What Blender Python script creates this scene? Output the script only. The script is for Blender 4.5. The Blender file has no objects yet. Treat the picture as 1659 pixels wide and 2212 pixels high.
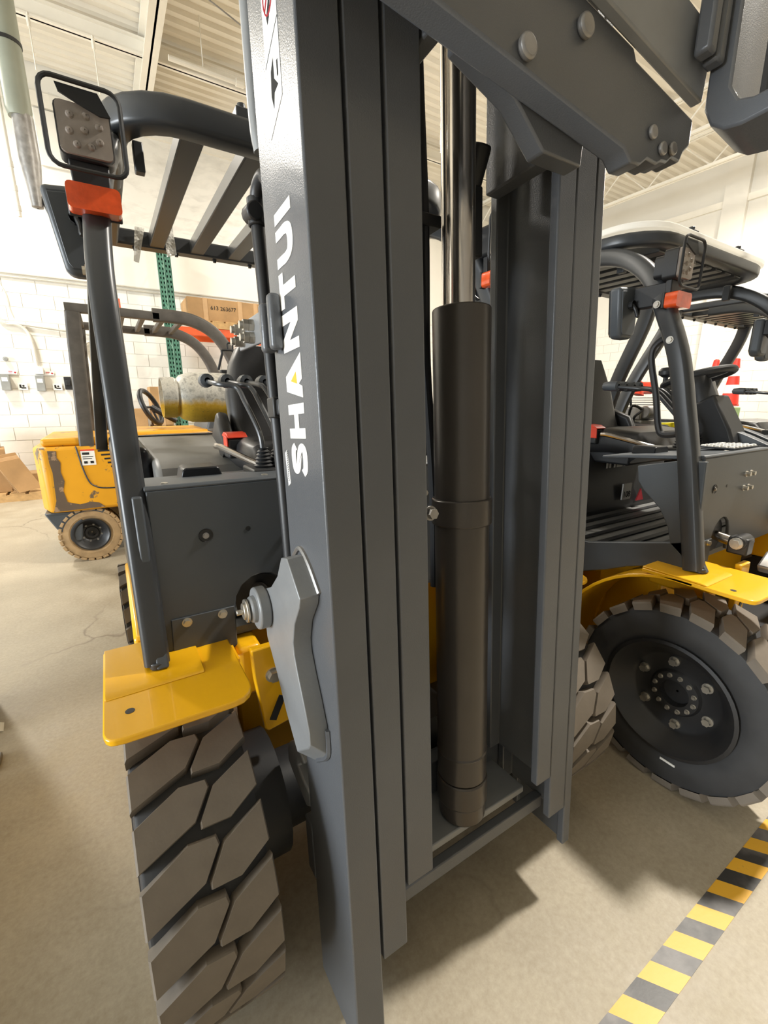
import bpy, bmesh, math, random
from mathutils import Vector, Matrix
S = bpy.context.scene
COL = S.collection
R = math.radians
# ---------------------------------------------------------------- camera
cd = bpy.data.cameras.new('camera')
cam = bpy.data.objects.new('camera', cd)
COL.objects.link(cam)
S.camera = cam
cd.sensor_fit = 'VERTICAL'
cd.sensor_height = 36.0
cd.lens = 36.0 * 940.0 / 2212.0
cd.clip_start = 0.02
cd.clip_end = 200
cam.location = (0, 0, 1.40)
cam.rotation_euler = (R(90 - 14.3), 0, R(-31.85))
# ---------------------------------------------------------------- world, exposure
W = bpy.data.worlds.new('world')
S.world = W
W.use_nodes = True
W.node_tree.nodes['Background'].inputs[0].default_value = (1.0, 0.93, 0.82, 1)
W.node_tree.nodes['Background'].inputs[1].default_value = 0.02
S.view_settings.view_transform = 'Standard'
S.view_settings.look = 'None'
S.view_settings.exposure = 0.0
S.view_settings.gamma = 1.0
S.view_settings.use_curve_mapping = False
# ---------------------------------------------------------------- lamps (high bay fittings, built as lamps further down)
WARM = (1.0, 0.94, 0.84)
LAMPS = [((-2.45, 7.3, 5.5), 300, 0.5, 'round high bay lamp over the electrical boxes, out of frame'),
         ((4.4, 0.43, 5.5), 560, 0.40, 'round high bay lamp over the forklift row, right of the frame'),
         ((4.4, 7.3, 5.5), 170, 0.5, 'round high bay lamp by the back wall, hidden behind the mast'),
         ((9.0, 2.6, 5.5), 260, 0.5, 'round high bay lamp before the right wall, out of frame')]
DOOR_FILL = 1750          # added fill for the mast side, shaped as daylight from an unseen left door
# ---------------------------------------------------------------- materials
def nt(name):
    m = bpy.data.materials.new(name)
    m.use_nodes = True
    t = m.node_tree
    return m, t, t.nodes['Principled BSDF']
def N(t, typ, **kw):
    n = t.nodes.new(typ)
    for k, v in kw.items():
        setattr(n, k, v)
    return n
def coords(t, scale=(1, 1, 1), src='Object'):
    tc = N(t, 'ShaderNodeTexCoord')
    mp = N(t, 'ShaderNodeMapping')
    mp.inputs['Scale'].default_value = scale
    t.links.new(tc.outputs[src], mp.inputs['Vector'])
    return mp.outputs['Vector']
def noise(t, vec, scale, detail=4.0, rough=0.55):
    n = N(t, 'ShaderNodeTexNoise')
    n.inputs['Scale'].default_value = scale
    n.inputs['Detail'].default_value = detail
    n.inputs['Roughness'].default_value = rough
    t.links.new(vec, n.inputs['Vector'])
    return n.outputs['Fac']
def ramp(t, fac, stops):
    r = N(t, 'ShaderNodeValToRGB')
    el = r.color_ramp.elements
    while len(el) > 1:
        el.remove(el[-1])
    el[0].position = stops[0][0]
    el[0].color = tuple(stops[0][1]) + (1,)
    for p, c in stops[1:]:
        e = el.new(p)
        e.color = tuple(c) + (1,)
    t.links.new(fac, r.inputs[0])
    return r.outputs[0]
def mixc(t, fac, a, b, mode='MIX'):
    m = N(t, 'ShaderNodeMix', data_type='RGBA', blend_type=mode)
    if isinstance(fac, (int, float)):
        m.inputs[0].default_value = fac
    else:
        t.links.new(fac, m.inputs[0])
    for sock, v in ((m.inputs[6], a), (m.inputs[7], b)):
        if isinstance(v, tuple):
            sock.default_value = v + (1,) if len(v) == 3 else v
        else:
            t.links.new(v, sock)
    return m.outputs[2]
def bump(t, b, fac, strength=0.2, dist=0.01):
    n = N(t, 'ShaderNodeBump')
    n.inputs['Strength'].default_value = strength
    n.inputs['Distance'].default_value = dist
    t.links.new(fac, n.inputs['Height'])
    t.links.new(n.outputs[0], b.inputs['Normal'])
def paint(name, col, rough=0.45, metal=0.0, var=0.12, scale=6.0, bscale=None, bstr=0.1, coat=0.0, spec=0.5, bdist=0.002):
    m, t, b = nt(name)
    v = coords(t)
    f = noise(t, v, scale)
    lo = tuple(c * (1 - var) for c in col)
    hi = tuple(min(1, c * (1 + var)) for c in col)
    t.links.new(ramp(t, f, [(0.3, lo), (0.7, hi)]), b.inputs['Base Color'])
    b.inputs['Roughness'].default_value = rough
    b.inputs['Metallic'].default_value = metal
    b.inputs['Specular IOR Level'].default_value = spec
    b.inputs['Coat Weight'].default_value = coat
    if bscale:
        bump(t, b, noise(t, v, bscale, 3.0), bstr, bdist)
    return m
def chip(name, col, under, thr=0.62, scale=7.0, rough=0.5, stretch=(1, 1, 1)):
    m, t, b = nt(name)
    v = coords(t, stretch)
    f = noise(t, v, scale, 7.0, 0.65)
    g = noise(t, v, scale * 0.35, 3.0)
    base = ramp(t, g, [(0.3, tuple(c * 0.85 for c in col)), (0.7, col)])
    mask = ramp(t, f, [(thr - 0.02, (0, 0, 0)), (thr + 0.02, (1, 1, 1))])
    t.links.new(mixc(t, mask, base, under), b.inputs['Base Color'])
    b.inputs['Roughness'].default_value = rough
    return m
M = {}
M['mast'] = paint('mast_paint', (0.108, 0.114, 0.124), 0.30, 0.08, 0.08, 3.0, 420.0, 0.35, spec=0.42, bdist=0.001)
M['mast_side'] = M['mast']
M['lug'] = paint('lug_paint', (0.24, 0.25, 0.26), 0.42, 0.2, 0.10, 8.0, 120.0, 0.1)
M['char'] = paint('charcoal_paint', (0.072, 0.082, 0.094), 0.42, 0.05, 0.08, 4.0, 320.0, 0.08, bdist=0.001)
M['post'] = paint('guard_paint', (0.042, 0.045, 0.049), 0.34, 0.05, 0.08, 4.0)
M['black'] = paint('black_plastic', (0.016, 0.017, 0.019), 0.45, 0.0, 0.1, 8.0, 200.0, 0.06)
M['gloss'] = paint('gloss_black_cover', (0.012, 0.013, 0.015), 0.30, 0.0, 0.1, 4.0, spec=0.3)
M['hood'] = paint('hood_grey', (0.17, 0.17, 0.165), 0.42, 0.0, 0.06, 3.0, 300.0, 0.08)
M['seat'] = paint('black_vinyl', (0.020, 0.020, 0.021), 0.38, 0.0, 0.12, 14.0, 90.0, 0.2)
M['rubber'] = paint('tyre_rubber', (0.034, 0.034, 0.035), 0.62, 0.0, 0.2, 10.0, 60.0, 0.15)
M['tread'] = paint('dusty_tread', (0.175, 0.148, 0.118), 0.75, 0.0, 0.10, 14.0, 80.0, 0.15)
M['tan_tyre'] = paint('tan_dusty_tyre', (0.36, 0.24, 0.12), 0.8, 0.0, 0.2, 14.0, 60.0, 0.2)
M['rim'] = paint('black_rim', (0.018, 0.018, 0.019), 0.42, 0.0, 0.1, 8.0)
M['yellow'] = paint('yellow_paint', (0.90, 0.47, 0.008), 0.28, 0.0, 0.05, 4.0, coat=0.3)
M['old_yellow'] = chip('worn_yellow_paint', (0.78, 0.36, 0.012), (0.14, 0.10, 0.06), 0.60, 7.0, 0.45)
M['chrome'] = paint('chrome', (0.66, 0.61, 0.56), 0.20, 1.0, 0.05, 20.0)
M['zinc'] = paint('zinc_bolt', (0.55, 0.52, 0.46), 0.32, 0.85, 0.12, 40.0)
M['steel'] = paint('worn_steel', (0.30, 0.29, 0.28), 0.42, 0.6, 0.2, 20.0)
M['cyl'] = paint('cylinder_paint', (0.078, 0.070, 0.064), 0.28, 0.35, 0.06, 6.0)
M['orange'] = paint('orange_lens', (0.80, 0.10, 0.02), 0.2, 0.0, 0.2, 30.0, 50.0, 0.3, coat=0.6)
M['red'] = paint('red_plastic', (0.75, 0.06, 0.025), 0.35, 0.0, 0.08, 6.0)
M['white'] = paint('white_vinyl', (0.88, 0.87, 0.83), 0.6, 0.0, 0.03, 8.0)
M['mark'] = paint('black_print', (0.03, 0.03, 0.03), 0.8, spec=0.1)
M['redmark'] = paint('red_print', (0.45, 0.05, 0.06), 0.8, spec=0.1)
M['gold'] = paint('amber_print', (0.85, 0.42, 0.015), 0.4)
M['card'] = paint('cardboard', (0.42, 0.25, 0.11), 0.8, 0.0, 0.12, 5.0, 50.0, 0.1)
M['cardlight'] = paint('light_cardboard', (0.55, 0.35, 0.18), 0.8, 0.0, 0.12, 5.0)
M['wood'] = paint('pallet_wood', (0.50, 0.31, 0.13), 0.75, 0.0, 0.2, 12.0, 40.0, 0.2)
M['rack'] = paint('green_rack', (0.07, 0.20, 0.14), 0.45, 0.0, 0.12, 8.0)
M['beam'] = paint('orange_beam', (0.72, 0.10, 0.02), 0.45, 0.0, 0.1, 8.0)
M['boxgrey'] = paint('grey_switch_box', (0.30, 0.31, 0.30), 0.4, 0.1)
M['conduit'] = paint('conduit_grey', (0.62, 0.60, 0.54), 0.4, 0.3)
M['wallpaint'] = paint('white_wall_paint', (0.80, 0.77, 0.70), 0.6, 0.0, 0.04, 0.8, 60.0, 0.06)
M['block'] = paint('painted_block', (0.82, 0.80, 0.74), 0.55, 0.0, 0.05, 5.0, 70.0, 0.2)
M['greywall'] = paint('grey_wall_paint', (0.30, 0.29, 0.27), 0.6, 0.0, 0.05, 0.8)
M['mortar'] = paint('mortar_joint', (0.74, 0.70, 0.61), 0.8, 0.0, 0.05, 6.0)
M['deck'] = paint('painted_deck', (0.82, 0.77, 0.67), 0.5, 0.0, 0.05, 1.5)
M['steelwhite'] = paint('painted_joist', (0.84, 0.80, 0.71), 0.5, 0.0, 0.05, 2.0)
M['duct'] = paint('green_grey_duct', (0.30, 0.32, 0.26), 0.5, 0.1, 0.08, 3.0)
M['green'] = paint('green_crate', (0.25, 0.38, 0.16), 0.6)
M['conered'] = paint('cone_red', (0.85, 0.035, 0.02), 0.45, 0.0, 0.05, 6.0)
M['brightyel'] = paint('bright_yellow', (0.90, 0.75, 0.02), 0.4)
M['mirror'] = paint('mirror_face', (0.7, 0.7, 0.68), 0.05, 1.0)
def mat_floor():
    m, t, b = nt('concrete_floor')
    v = coords(t)
    big = noise(t, v, 0.9, 5.0, 0.6)
    mid = noise(t, v, 5.0, 7.0, 0.65)
    fine = noise(t, v, 60.0, 4.0, 0.7)
    c1 = ramp(t, big, [(0.3, (0.33, 0.275, 0.19)), (0.7, (0.44, 0.38, 0.275))])
    c2 = mixc(t, 0.35, c1, ramp(t, mid, [(0.3, (0.25, 0.205, 0.14)), (0.62, (0.46, 0.41, 0.315)), (0.75, (0.62, 0.565, 0.46))]))
    c3 = mixc(t, 0.18, c2, ramp(t, fine, [(0.3, (0.25, 0.2, 0.14)), (0.7, (0.7, 0.65, 0.55))]))
    vo = N(t, 'ShaderNodeTexVoronoi', feature='DISTANCE_TO_EDGE')
    vo.inputs['Scale'].default_value = 0.55
    wv = N(t, 'ShaderNodeVectorMath', operation='ADD')
    nz = N(t, 'ShaderNodeTexNoise')
    nz.inputs['Scale'].default_value = 2.2
    nz.inputs['Detail'].default_value = 5.0
    t.links.new(v, nz.inputs['Vector'])
    sc = N(t, 'ShaderNodeVectorMath', operation='SCALE')
    sc.inputs['Scale'].default_value = 0.55
    t.links.new(nz.outputs['Color'], sc.inputs[0])
    t.links.new(v, wv.inputs[0])
    t.links.new(sc.outputs[0], wv.inputs[1])
    t.links.new(wv.outputs[0], vo.inputs['Vector'])
    crack = ramp(t, vo.outputs['Distance'], [(0.0, (1, 1, 1)), (0.007, (0, 0, 0))])
    cm = N(t, 'ShaderNodeMath', operation='MULTIPLY')
    t.links.new(crack, cm.inputs[0])
    t.links.new(ramp(t, noise(t, v, 0.6, 2.0), [(0.42, (0, 0, 0)), (0.6, (0.65, 0.65, 0.65))]), cm.inputs[1])
    t.links.new(mixc(t, cm.outputs[0], c3, (0.13, 0.10, 0.07)), b.inputs['Base Color'])
    t.links.new(ramp(t, mid, [(0.3, (0.42,) * 3), (0.7, (0.62,) * 3)]), b.inputs['Roughness'])
    bump(t, b, fine, 0.05, 0.003)
    return m
M['mudpatch'] = chip('bare_metal_patch', (0.13, 0.09, 0.06), (0.34, 0.22, 0.13), 0.60, 9.0, 0.6)
M['oldpost'] = paint('worn_dark_post', (0.085, 0.075, 0.065), 0.5, 0.1, 0.2, 12.0)
M['floor'] = mat_floor()
def mat_tape():
    m, t, b = nt('hazard_tape')
    v = coords(t)
    sep = N(t, 'ShaderNodeSeparateXYZ')
    t.links.new(v, sep.inputs[0])
    a = N(t, 'ShaderNodeMath', operation='MULTIPLY_ADD')
    t.links.new(sep.outputs[1], a.inputs[0])
    a.inputs[1].default_value = 0.73
    t.links.new(sep.outputs[0], a.inputs[2])
    s = N(t, 'ShaderNodeMath', operation='MULTIPLY')
    t.links.new(a.outputs[0], s.inputs[0])
    s.inputs[1].default_value = 1 / 0.124
    fr = N(t, 'ShaderNodeMath', operation='FRACT')
    t.links.new(s.outputs[0], fr.inputs[0])
    g = N(t, 'ShaderNodeMath', operation='LESS_THAN')
    t.links.new(fr.outputs[0], g.inputs[0])
    g.inputs[1].default_value = 0.50
    n = noise(t, v, 26.0, 7.0, 0.7)
    n2 = noise(t, v, 5.0, 4.0, 0.6)
    yel = mixc(t, ramp(t, n, [(0.60, (0, 0, 0)), (0.70, (0.8, 0.8, 0.8))]), (0.80, 0.43, 0.03), (0.30, 0.20, 0.07))
    blk = mixc(t, ramp(t, n2, [(0.42, (0, 0, 0)), (0.62, (0.7, 0.7, 0.7))]), (0.035, 0.034, 0.034), (0.24, 0.225, 0.22))
    t.links.new(mixc(t, g.outputs[0], yel, blk), b.inputs['Base Color'])
    b.inputs['Roughness'].default_value = 0.42
    bump(t, b, n, 0.15, 0.002)
    return m
M['tape'] = mat_tape()
def mat_tank():
    m, t, b = nt('worn_gas_tank')
    v = coords(t)
    sep = N(t, 'ShaderNodeSeparateXYZ')
    t.links.new(v, sep.inputs[0])
    n = noise(t, v, 22.0, 6.0, 0.65)
    a = N(t, 'ShaderNodeMath', operation='MULTIPLY_ADD')
    t.links.new(n, a.inputs[0])
    a.inputs[1].default_value = 0.07
    t.links.new(sep.outputs[2], a.inputs[2])
    silver = ramp(t, n, [(0.3, (0.30, 0.29, 0.26)), (0.5, (0.60, 0.58, 0.52)), (0.68, (0.22, 0.21, 0.19))])
    yel = ramp(t, n, [(0.3, (0.62, 0.36, 0.03)), (0.6, (0.80, 0.50, 0.05)), (0.72, (0.30, 0.20, 0.05))])
    f = ramp(t, a.outputs[0], [(0.415, (1, 1, 1)), (0.475, (0, 0, 0))])
    sh = N(t, 'ShaderNodeMath', operation='ADD')
    t.links.new(mixc(t, f, silver, yel), b.inputs['Base Color'])
    b.inputs['Roughness'].default_value = 0.42
    b.inputs['Metallic'].default_value = 0.25
    return m
def mat_film():
    m, t, b = nt('clear_plastic_film')
    b.inputs['Base Color'].default_value = (0.97, 0.95, 0.92, 1)
    b.inputs['Roughness'].default_value = 0.22
    v = coords(t)
    n = noise(t, v, 14.0, 4.0)
    t.links.new(ramp(t, n, [(0.45, (0.02,) * 3), (0.8, (0.28,) * 3)]), b.inputs['Alpha'])
    bump(t, b, n, 0.6, 0.02)
    return m
M['film'] = mat_film()
def mat_cover():
    m, t, b = nt('white_plastic_cover')
    out = t.nodes['Material Output']
    d = N(t, 'ShaderNodeBsdfDiffuse')
    d.inputs[0].default_value = (0.9, 0.89, 0.86, 1)
    tr = N(t, 'ShaderNodeBsdfTranslucent')
    tr.inputs[0].default_value = (0.9, 0.89, 0.85, 1)
    mx = N(t, 'ShaderNodeMixShader')
    mx.inputs[0].default_value = 0.5
    t.links.new(d.outputs[0], mx.inputs[1])
    t.links.new(tr.outputs[0], mx.inputs[2])
    t.links.new(mx.outputs[0], out.inputs[0])
    return m
M['cover'] = mat_cover()
def mat_wrap():
    m, t, b = nt('bubble_wrap')
    b.inputs['Base Color'].default_value = (0.80, 0.78, 0.72, 1)
    b.inputs['Roughness'].default_value = 0.25
    b.inputs['Alpha'].default_value = 0.75
    v = coords(t)
    vo = N(t, 'ShaderNodeTexVoronoi')
    vo.inputs['Scale'].default_value = 90.0
    t.links.new(v, vo.inputs['Vector'])
    bump(t, b, vo.outputs['Distance'], 0.8, 0.004)
    return m
M['wrap'] = mat_wrap()
M['lens'] = paint('dusty_lamp_lens', (0.30, 0.26, 0.23), 0.25, 0.0, 0.15, 20.0, 30.0, 0.2)
# ---------------------------------------------------------------- geometry helpers
class G:
    def __init__(s):
        s.v = []
        s.f = []
    def add(s, vs, fs):
        o = len(s.v)
        s.v += [tuple(p) for p in vs]
        s.f += [tuple(i + o for i in f) for f in fs]
        return s
    def box(s, x0, x1, y0, y1, z0, z1):
        return s.add([(x, y, z) for x in (x0, x1) for y in (y0, y1) for z in (z0, z1)],
                     [(0, 1, 3, 2), (4, 6, 7, 5), (0, 4, 5, 1), (2, 3, 7, 6), (0, 2, 6, 4), (1, 5, 7, 3)])
    def obox(s, c, ex, ey, ez):
        c, ex, ey, ez = Vector(c), Vector(ex), Vector(ey), Vector(ez)
        return s.add([c + a * ex + b * ey + d * ez for a in (-1, 1) for b in (-1, 1) for d in (-1, 1)],
                     [(0, 1, 3, 2), (4, 6, 7, 5), (0, 4, 5, 1), (2, 3, 7, 6), (0, 2, 6, 4), (1, 5, 7, 3)])
    def prism(s, poly, axis, a0, a1):
        def P(p, a):
            return {'x': (a, p[0], p[1]), 'y': (p[0], a, p[1]), 'z': (p[0], p[1], a)}[axis]
        n = len(poly)
        return s.add([P(p, a0) for p in poly] + [P(p, a1) for p in poly],
                     [tuple(range(n)), tuple(range(2 * n - 1, n - 1, -1))] + [(i, (i + 1) % n, n + (i + 1) % n, n + i) for i in range(n)])
    def ring(s, pts_a, pts_b):
        n = len(pts_a)
        return s.add(list(pts_a) + list(pts_b), [(i, (i + 1) % n, n + (i + 1) % n, n + i) for i in range(n)])
    def sweep(s, path, sec, up=(0, 0, 1), closed=False, caps=True):
        """sec: list of (a,b): a along side vector, b along up-ish vector"""
        path = [Vector(p) for p in path]
        n, k = len(path), len(sec)
        vs = []
        for i in range(n):
            if closed:
                d = path[(i + 1) % n] - path[i - 1]
            else:
                d = path[min(i + 1, n - 1)] - path[max(i - 1, 0)]
            d.normalize()
            side = d.cross(Vector(up))
            if side.length < 1e-4:
                side = Vector((1, 0, 0))
            side.normalize()
            u2 = side.cross(d)
            vs += [path[i] + side * a + u2 * b for a, b in sec]
        fs = []
        for i in range(n if closed else n - 1):
            for j in range(k):
                a, b = i * k, ((i + 1) % n) * k
                fs.append((a + j, a + (j + 1) % k, b + (j + 1) % k, b + j))
        if caps and not closed:
            fs += [tuple(range(k)), tuple(range((n - 1) * k + k - 1, (n - 1) * k - 1, -1))]
        return s.add(vs, fs)
    def tube(s, path, r, n=8, closed=False, caps=True):
        path = [Vector(p) for p in path]
        m = len(path)
        d0 = (path[1] - path[0]).normalized()
        ref = Vector((0, 0, 1)) if abs(d0.z) < 0.9 else Vector((1, 0, 0))
        side = d0.cross(ref).normalized()
        vs = []
        for i in range(m):
            if closed:
                d = path[(i + 1) % m] - path[i - 1]
            else:
                d = path[min(i + 1, m - 1)] - path[max(i - 1, 0)]
            d.normalize()
            side = (side - d * side.dot(d)).normalized()
            u2 = d.cross(side)
            rr = r[i] if isinstance(r, (list, tuple)) else r
            vs += [path[i] + (side * math.cos(2 * math.pi * j / n) + u2 * math.sin(2 * math.pi * j / n)) * rr for j in range(n)]
        fs = []
        for i in range(m if closed else m - 1):
            for j in range(n):
                a, b = i * n, ((i + 1) % m) * n
                fs.append((a + j, a + (j + 1) % n, b + (j + 1) % n, b + j))
        if caps and not closed:
            fs += [tuple(range(n - 1, -1, -1)), tuple(range((m - 1) * n, m * n))]
        return s.add(vs, fs)
    def cyl(s, p0, p1, r0, r1=None, n=20):
        return s.tube([p0, p1], [r0, r0 if r1 is None else r1], n)
    def lathe(s, prof, c, axis='x', n=32, a0=0.0, a1=2 * math.pi):
        """prof: (radius, along axis)"""
        full = abs(a1 - a0 - 2 * math.pi) < 1e-6
        k = len(prof)
        vs = []
        cnt = n if full else n + 1
        for i in range(cnt):
            a = a0 + (a1 - a0) * i / n
            ca, sa = math.cos(a), math.sin(a)
            for r, h in prof:
                p = {'x': (h, r * ca, r * sa), 'y': (r * ca, h, r * sa), 'z': (r * ca, r * sa, h)}[axis]
                vs.append((c[0] + p[0], c[1] + p[1], c[2] + p[2]))
        fs = []
        for i in range(n):
            a, b = i * k, ((i + 1) % cnt) * k
            for j in range(k - 1):
                fs.append((a + j, a + j + 1, b + j + 1, b + j))
        return s.add(vs, fs)
    def hexbolt(s, c, d, r, h, washer=True):
        c, d = Vector(c), Vector(d).normalized()
        if washer:
            s.tube([c, c + d * h * 0.25], r * 1.35, 14)
        s.tube([c + d * h * 0.2, c + d * h], r, 6)
        return s
def xf(g, mat):
    g.v = [tuple(mat @ Vector(p)) for p in g.v]
    return g
def mesh(name, g, mat, parent=None, smooth=35, bevel=0.0, segs=2, loc=None, rot=None, fix=True):
    me = bpy.data.meshes.new(name)
    me.from_pydata(g.v, [], g.f)
    if fix:
        bm = bmesh.new()
        bm.from_mesh(me)
        bmesh.ops.recalc_face_normals(bm, faces=bm.faces)
        bm.to_mesh(me)
        bm.free()
    if smooth:
        me.polygons.foreach_set('use_smooth', [True] * len(me.polygons))
        me.set_sharp_from_angle(angle=R(smooth))
    me.materials.append(M[mat] if isinstance(mat, str) else mat)
    o = bpy.data.objects.new(name, me)
    COL.objects.link(o)
    if parent:
        o.parent = parent
    if loc:
        o.location = loc
    if rot:
        o.rotation_euler = rot
    if bevel:
        b = o.modifiers.new('bevel', 'BEVEL')
        b.width = bevel
        b.segments = segs
        b.limit_method = 'ANGLE'
        b.angle_limit = R(40)
    return o
def share(name, me, parent, loc=(0, 0, 0), rot=(0, 0, 0), scale=None):
    o = bpy.data.objects.new(name, me)
    COL.objects.link(o)
    o.parent = parent
    o.location = loc
    o.rotation_euler = rot
    if scale:
        o.scale = scale
    return o
def tag(o, label=None, cat=None, group=None, kind=None):
    for k, v in (('label', label), ('category', cat), ('group', group), ('kind', kind)):
        if v:
            o[k] = v
    return o
def thing(name, loc, label, cat, group=None, rz=0.0):
    o = bpy.data.objects.new(name, None)
    COL.objects.link(o)
    o.empty_display_size = 0.1
    o.location = loc
    o.rotation_euler = (0, 0, rz)
    return tag(o, label, cat, group)
def arc(c, r, a0, a1, n):
    return [(c[0] + r * math.cos(R(a0 + (a1 - a0) * i / n)), c[1] + r * math.sin(R(a0 + (a1 - a0) * i / n))) for i in range(n + 1)]
def rrect(w, h, r, n=4):
    pts = []
    for cx, cy, a in ((w - r, h - r, 0), (-w + r, h - r, 90), (-w + r, -h + r, 180), (w - r, -h + r, 270)):
        pts += arc((cx, cy), r, a, a + 90, n)
    return pts
def smoothpath(pts, n=6):
    P = [Vector(p) for p in pts]
    P = [P[0] * 2 - P[1]] + P + [P[-1] * 2 - P[-2]]
    out = []
    for i in range(1, len(P) - 2):
        for k in range(n):
            t = k / n
            a, b, c, d = P[i - 1], P[i], P[i + 1], P[i + 2]
            out.append(0.5 * ((2 * b) + (c - a) * t + (2 * a - 5 * b + 4 * c - d) * t * t + (3 * b - a - 3 * c + d) * t ** 3))
    out.append(P[-2])
    return out
def text(name, s, size, mat, parent, m4, ext=0.0006, align='CENTER'):
    c = bpy.data.curves.new(name, 'FONT')
    c.body = s
    c.size = size
    c.align_x = align
    c.align_y = 'CENTER'
    c.extrude = ext
    c.materials.append(M[mat])
    o = bpy.data.objects.new(name, c)
    COL.objects.link(o)
    me = bpy.data.meshes.new_from_object(o.evaluated_get(bpy.context.evaluated_depsgraph_get()))
    bpy.data.objects.remove(o)
    o = bpy.data.objects.new(name, me)
    COL.objects.link(o)
    o.parent = parent
    o.matrix_local = m4
    return o
# ================================================================= the room
XL, XR, YF, YB, HC = -11.0, 11.0, -6.5, 9.0, 6.0
tag(mesh('floor', G().box(XL - .2, XR + .2, YF - .2, YB + .2, -0.15, 0), 'floor', smooth=0), kind='structure')
def deck():
    g = G()
    ys, zs = [], []
    y = YF - .1
    while y < YB + .1:
        for dy, z in ((0, 0), (.07, 0), (.09, .045), (.15, .045)):
            ys.append(y + dy)
            zs.append(HC + z)
        y += .17
    vs = [(x, a, b) for a, b in zip(ys, zs) for x in (XL - .2, XR + .2)]
    g.add(vs, [(2 * i, 2 * i + 1, 2 * i + 3, 2 * i + 2) for i in range(len(ys) - 1)])
    return g.box(XL - .2, XR + .2, YF - .2, YB + .2, HC + .1, HC + .2)
ceiling = tag(mesh('ceiling', deck(), 'deck', smooth=0), kind='structure')
DY0, DY1, DZ = -1.0, 4.2, 3.6
tag(mesh('wall_left', G().box(XL - .2, XL, YF, DY0, 0, HC + .1).box(XL - .2, XL, DY1, YB, 0, HC + .1).box(XL - .2, XL, DY0, DY1, DZ, HC + .1), 'greywall', smooth=0), kind='structure')
tag(mesh('added_door_1', G().box(XL - .22, XL + .04, DY0 - .1, DY0, 0, DZ + .1).box(XL - .22, XL + .04, DY1, DY1 + .1, 0, DZ + .1).box(XL - .22, XL + .04, DY0, DY1, DZ, DZ + .1).box(XL - .1, XL + .25, DY0 - .1, DY1 + .1, DZ + .1, DZ + .5), 'boxgrey', bevel=.01), kind='structure')  # unseen doorway, added to carry the fill light for the mast side
ld = bpy.data.lights.new('door_fill', 'AREA')
ld.shape = 'RECTANGLE'
ld.size, ld.size_y = DY1 - DY0, DZ
ld.energy = DOOR_FILL
ld.color = (0.90, 0.96, 1.0)
lo = bpy.data.objects.new('door_fill', ld)
COL.objects.link(lo)
lo.location = (XL - .1, (DY0 + DY1) / 2, DZ / 2 + .02)
lo.rotation_euler = (R(90), 0, R(-90))
tag(mesh('wall_front', G().box(XL - .2, XR + .2, YF - .2, YF, 0, HC + .1), 'greywall', smooth=0), kind='structure')
BT = 3.18
wall_b = tag(mesh('wall_back', G().box(XL - .2, XR + .2, YB + .004, YB + .2, 0, BT).box(XL - .2, XR + .2, YB - .01, YB + .2, BT, HC + .1), 'wallpaint', smooth=0), kind='structure')
wall_r = tag(mesh('wall_right', G().box(XR + .004, XR + .2, YF, YB + .2, 0, BT).box(XR, XR + .2, YF, YB + .2, BT, HC + .1), 'wallpaint', smooth=0), kind='structure')
random.seed(3)
def blocks(wall, axis, lo, hi, vis0, vis1):
    bw, bh, j = .405, .1985, .008
    me = None
    st = G()
    row = 0
    while row * bh < BT - .05:
        z0 = row * bh
        x = lo - (bw / 2 if row % 2 else 0)
        while x < hi:
            a, b = max(x, lo) + j / 2, min(x + bw, hi) - j / 2
            if b - a > .05:
                full = (b - a) > bw - j - .001
                pr = random.uniform(-.002, .002)
                vis = vis0 <= x and x + bw <= vis1 and full
                if vis:
                    if me is None:
                        g = G().box(-bw / 2 + j / 2, bw / 2 - j / 2, -.012, .03, j / 2, bh - j / 2)
                        o = mesh('block', g, 'block', wall, smooth=0)
                        me = o.data
                    else:
                        o = share('block', me, wall)
                    if axis == 'x':
                        o.location = (x + bw / 2, YB + pr + .006, z0)
                    else:
                        o.location = (XR + pr + .006, x + bw / 2, z0)
                        o.rotation_euler = (0, 0, R(-90))
                elif axis == 'x':
                    st.box(a, b, YB - .006 + pr, YB + .03, z0 + j / 2, z0 + bh - j / 2)
                else:
                    st.box(XR - .006 + pr, XR + .03, a, b, z0 + j / 2, z0 + bh - j / 2)
            x += bw
        row += 1
    tag(mesh('block_courses', st, 'block', wall, smooth=0), kind='stuff')
blocks(wall_b, 'x', XL, XR, -2.2, 4.7)
blocks(wall_r, 'y', YF, YB, 2.6, 8.4)
tag(mesh('trim_1', G().box(XR - .10, XR + .05, 4.43, 4.83, 0, HC), 'wallpaint', smooth=0), kind='structure')
tag(mesh('trim_2', G().box(XR - .06, XR, YF, YB, 5.12, 5.24), 'steelwhite', smooth=0), kind='structure')
tag(mesh('trim_3', G().box(XL, XR, YB - .07, YB - .01, 5.48, 5.66), 'steelwhite', smooth=0), kind='structure')
def ibeam(name, a, b, axis, c, z0, z1, w):
    g = G()
    def bx(c0, c1, p0, p1):
        if axis == 'y':
            g.box(c0, c1, a, b, p0, p1)
        else:
            g.box(a, b, c0, c1, p0, p1)
    bx(c - w, c + w, z0, z0 + .022)
    bx(c - w, c + w, z1 - .022, z1)
    bx(c - .012, c + .012, z0, z1)
    return tag(mesh(name, g, 'steelwhite', smooth=0), kind='structure')
n = 4
for x in (-8.9, -3.9, 1.06):
    ibeam('trim_%d' % n, YF, YB - .02, 'y', x, 5.62, 5.985, .085)
    n += 1
for y in (-4.6, -1.2, 2.2, 5.0, 7.55):
    ibeam('trim_%d' % n, XL, 8.0, 'x', y, 5.72, 5.92, .05)
    n += 1
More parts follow.
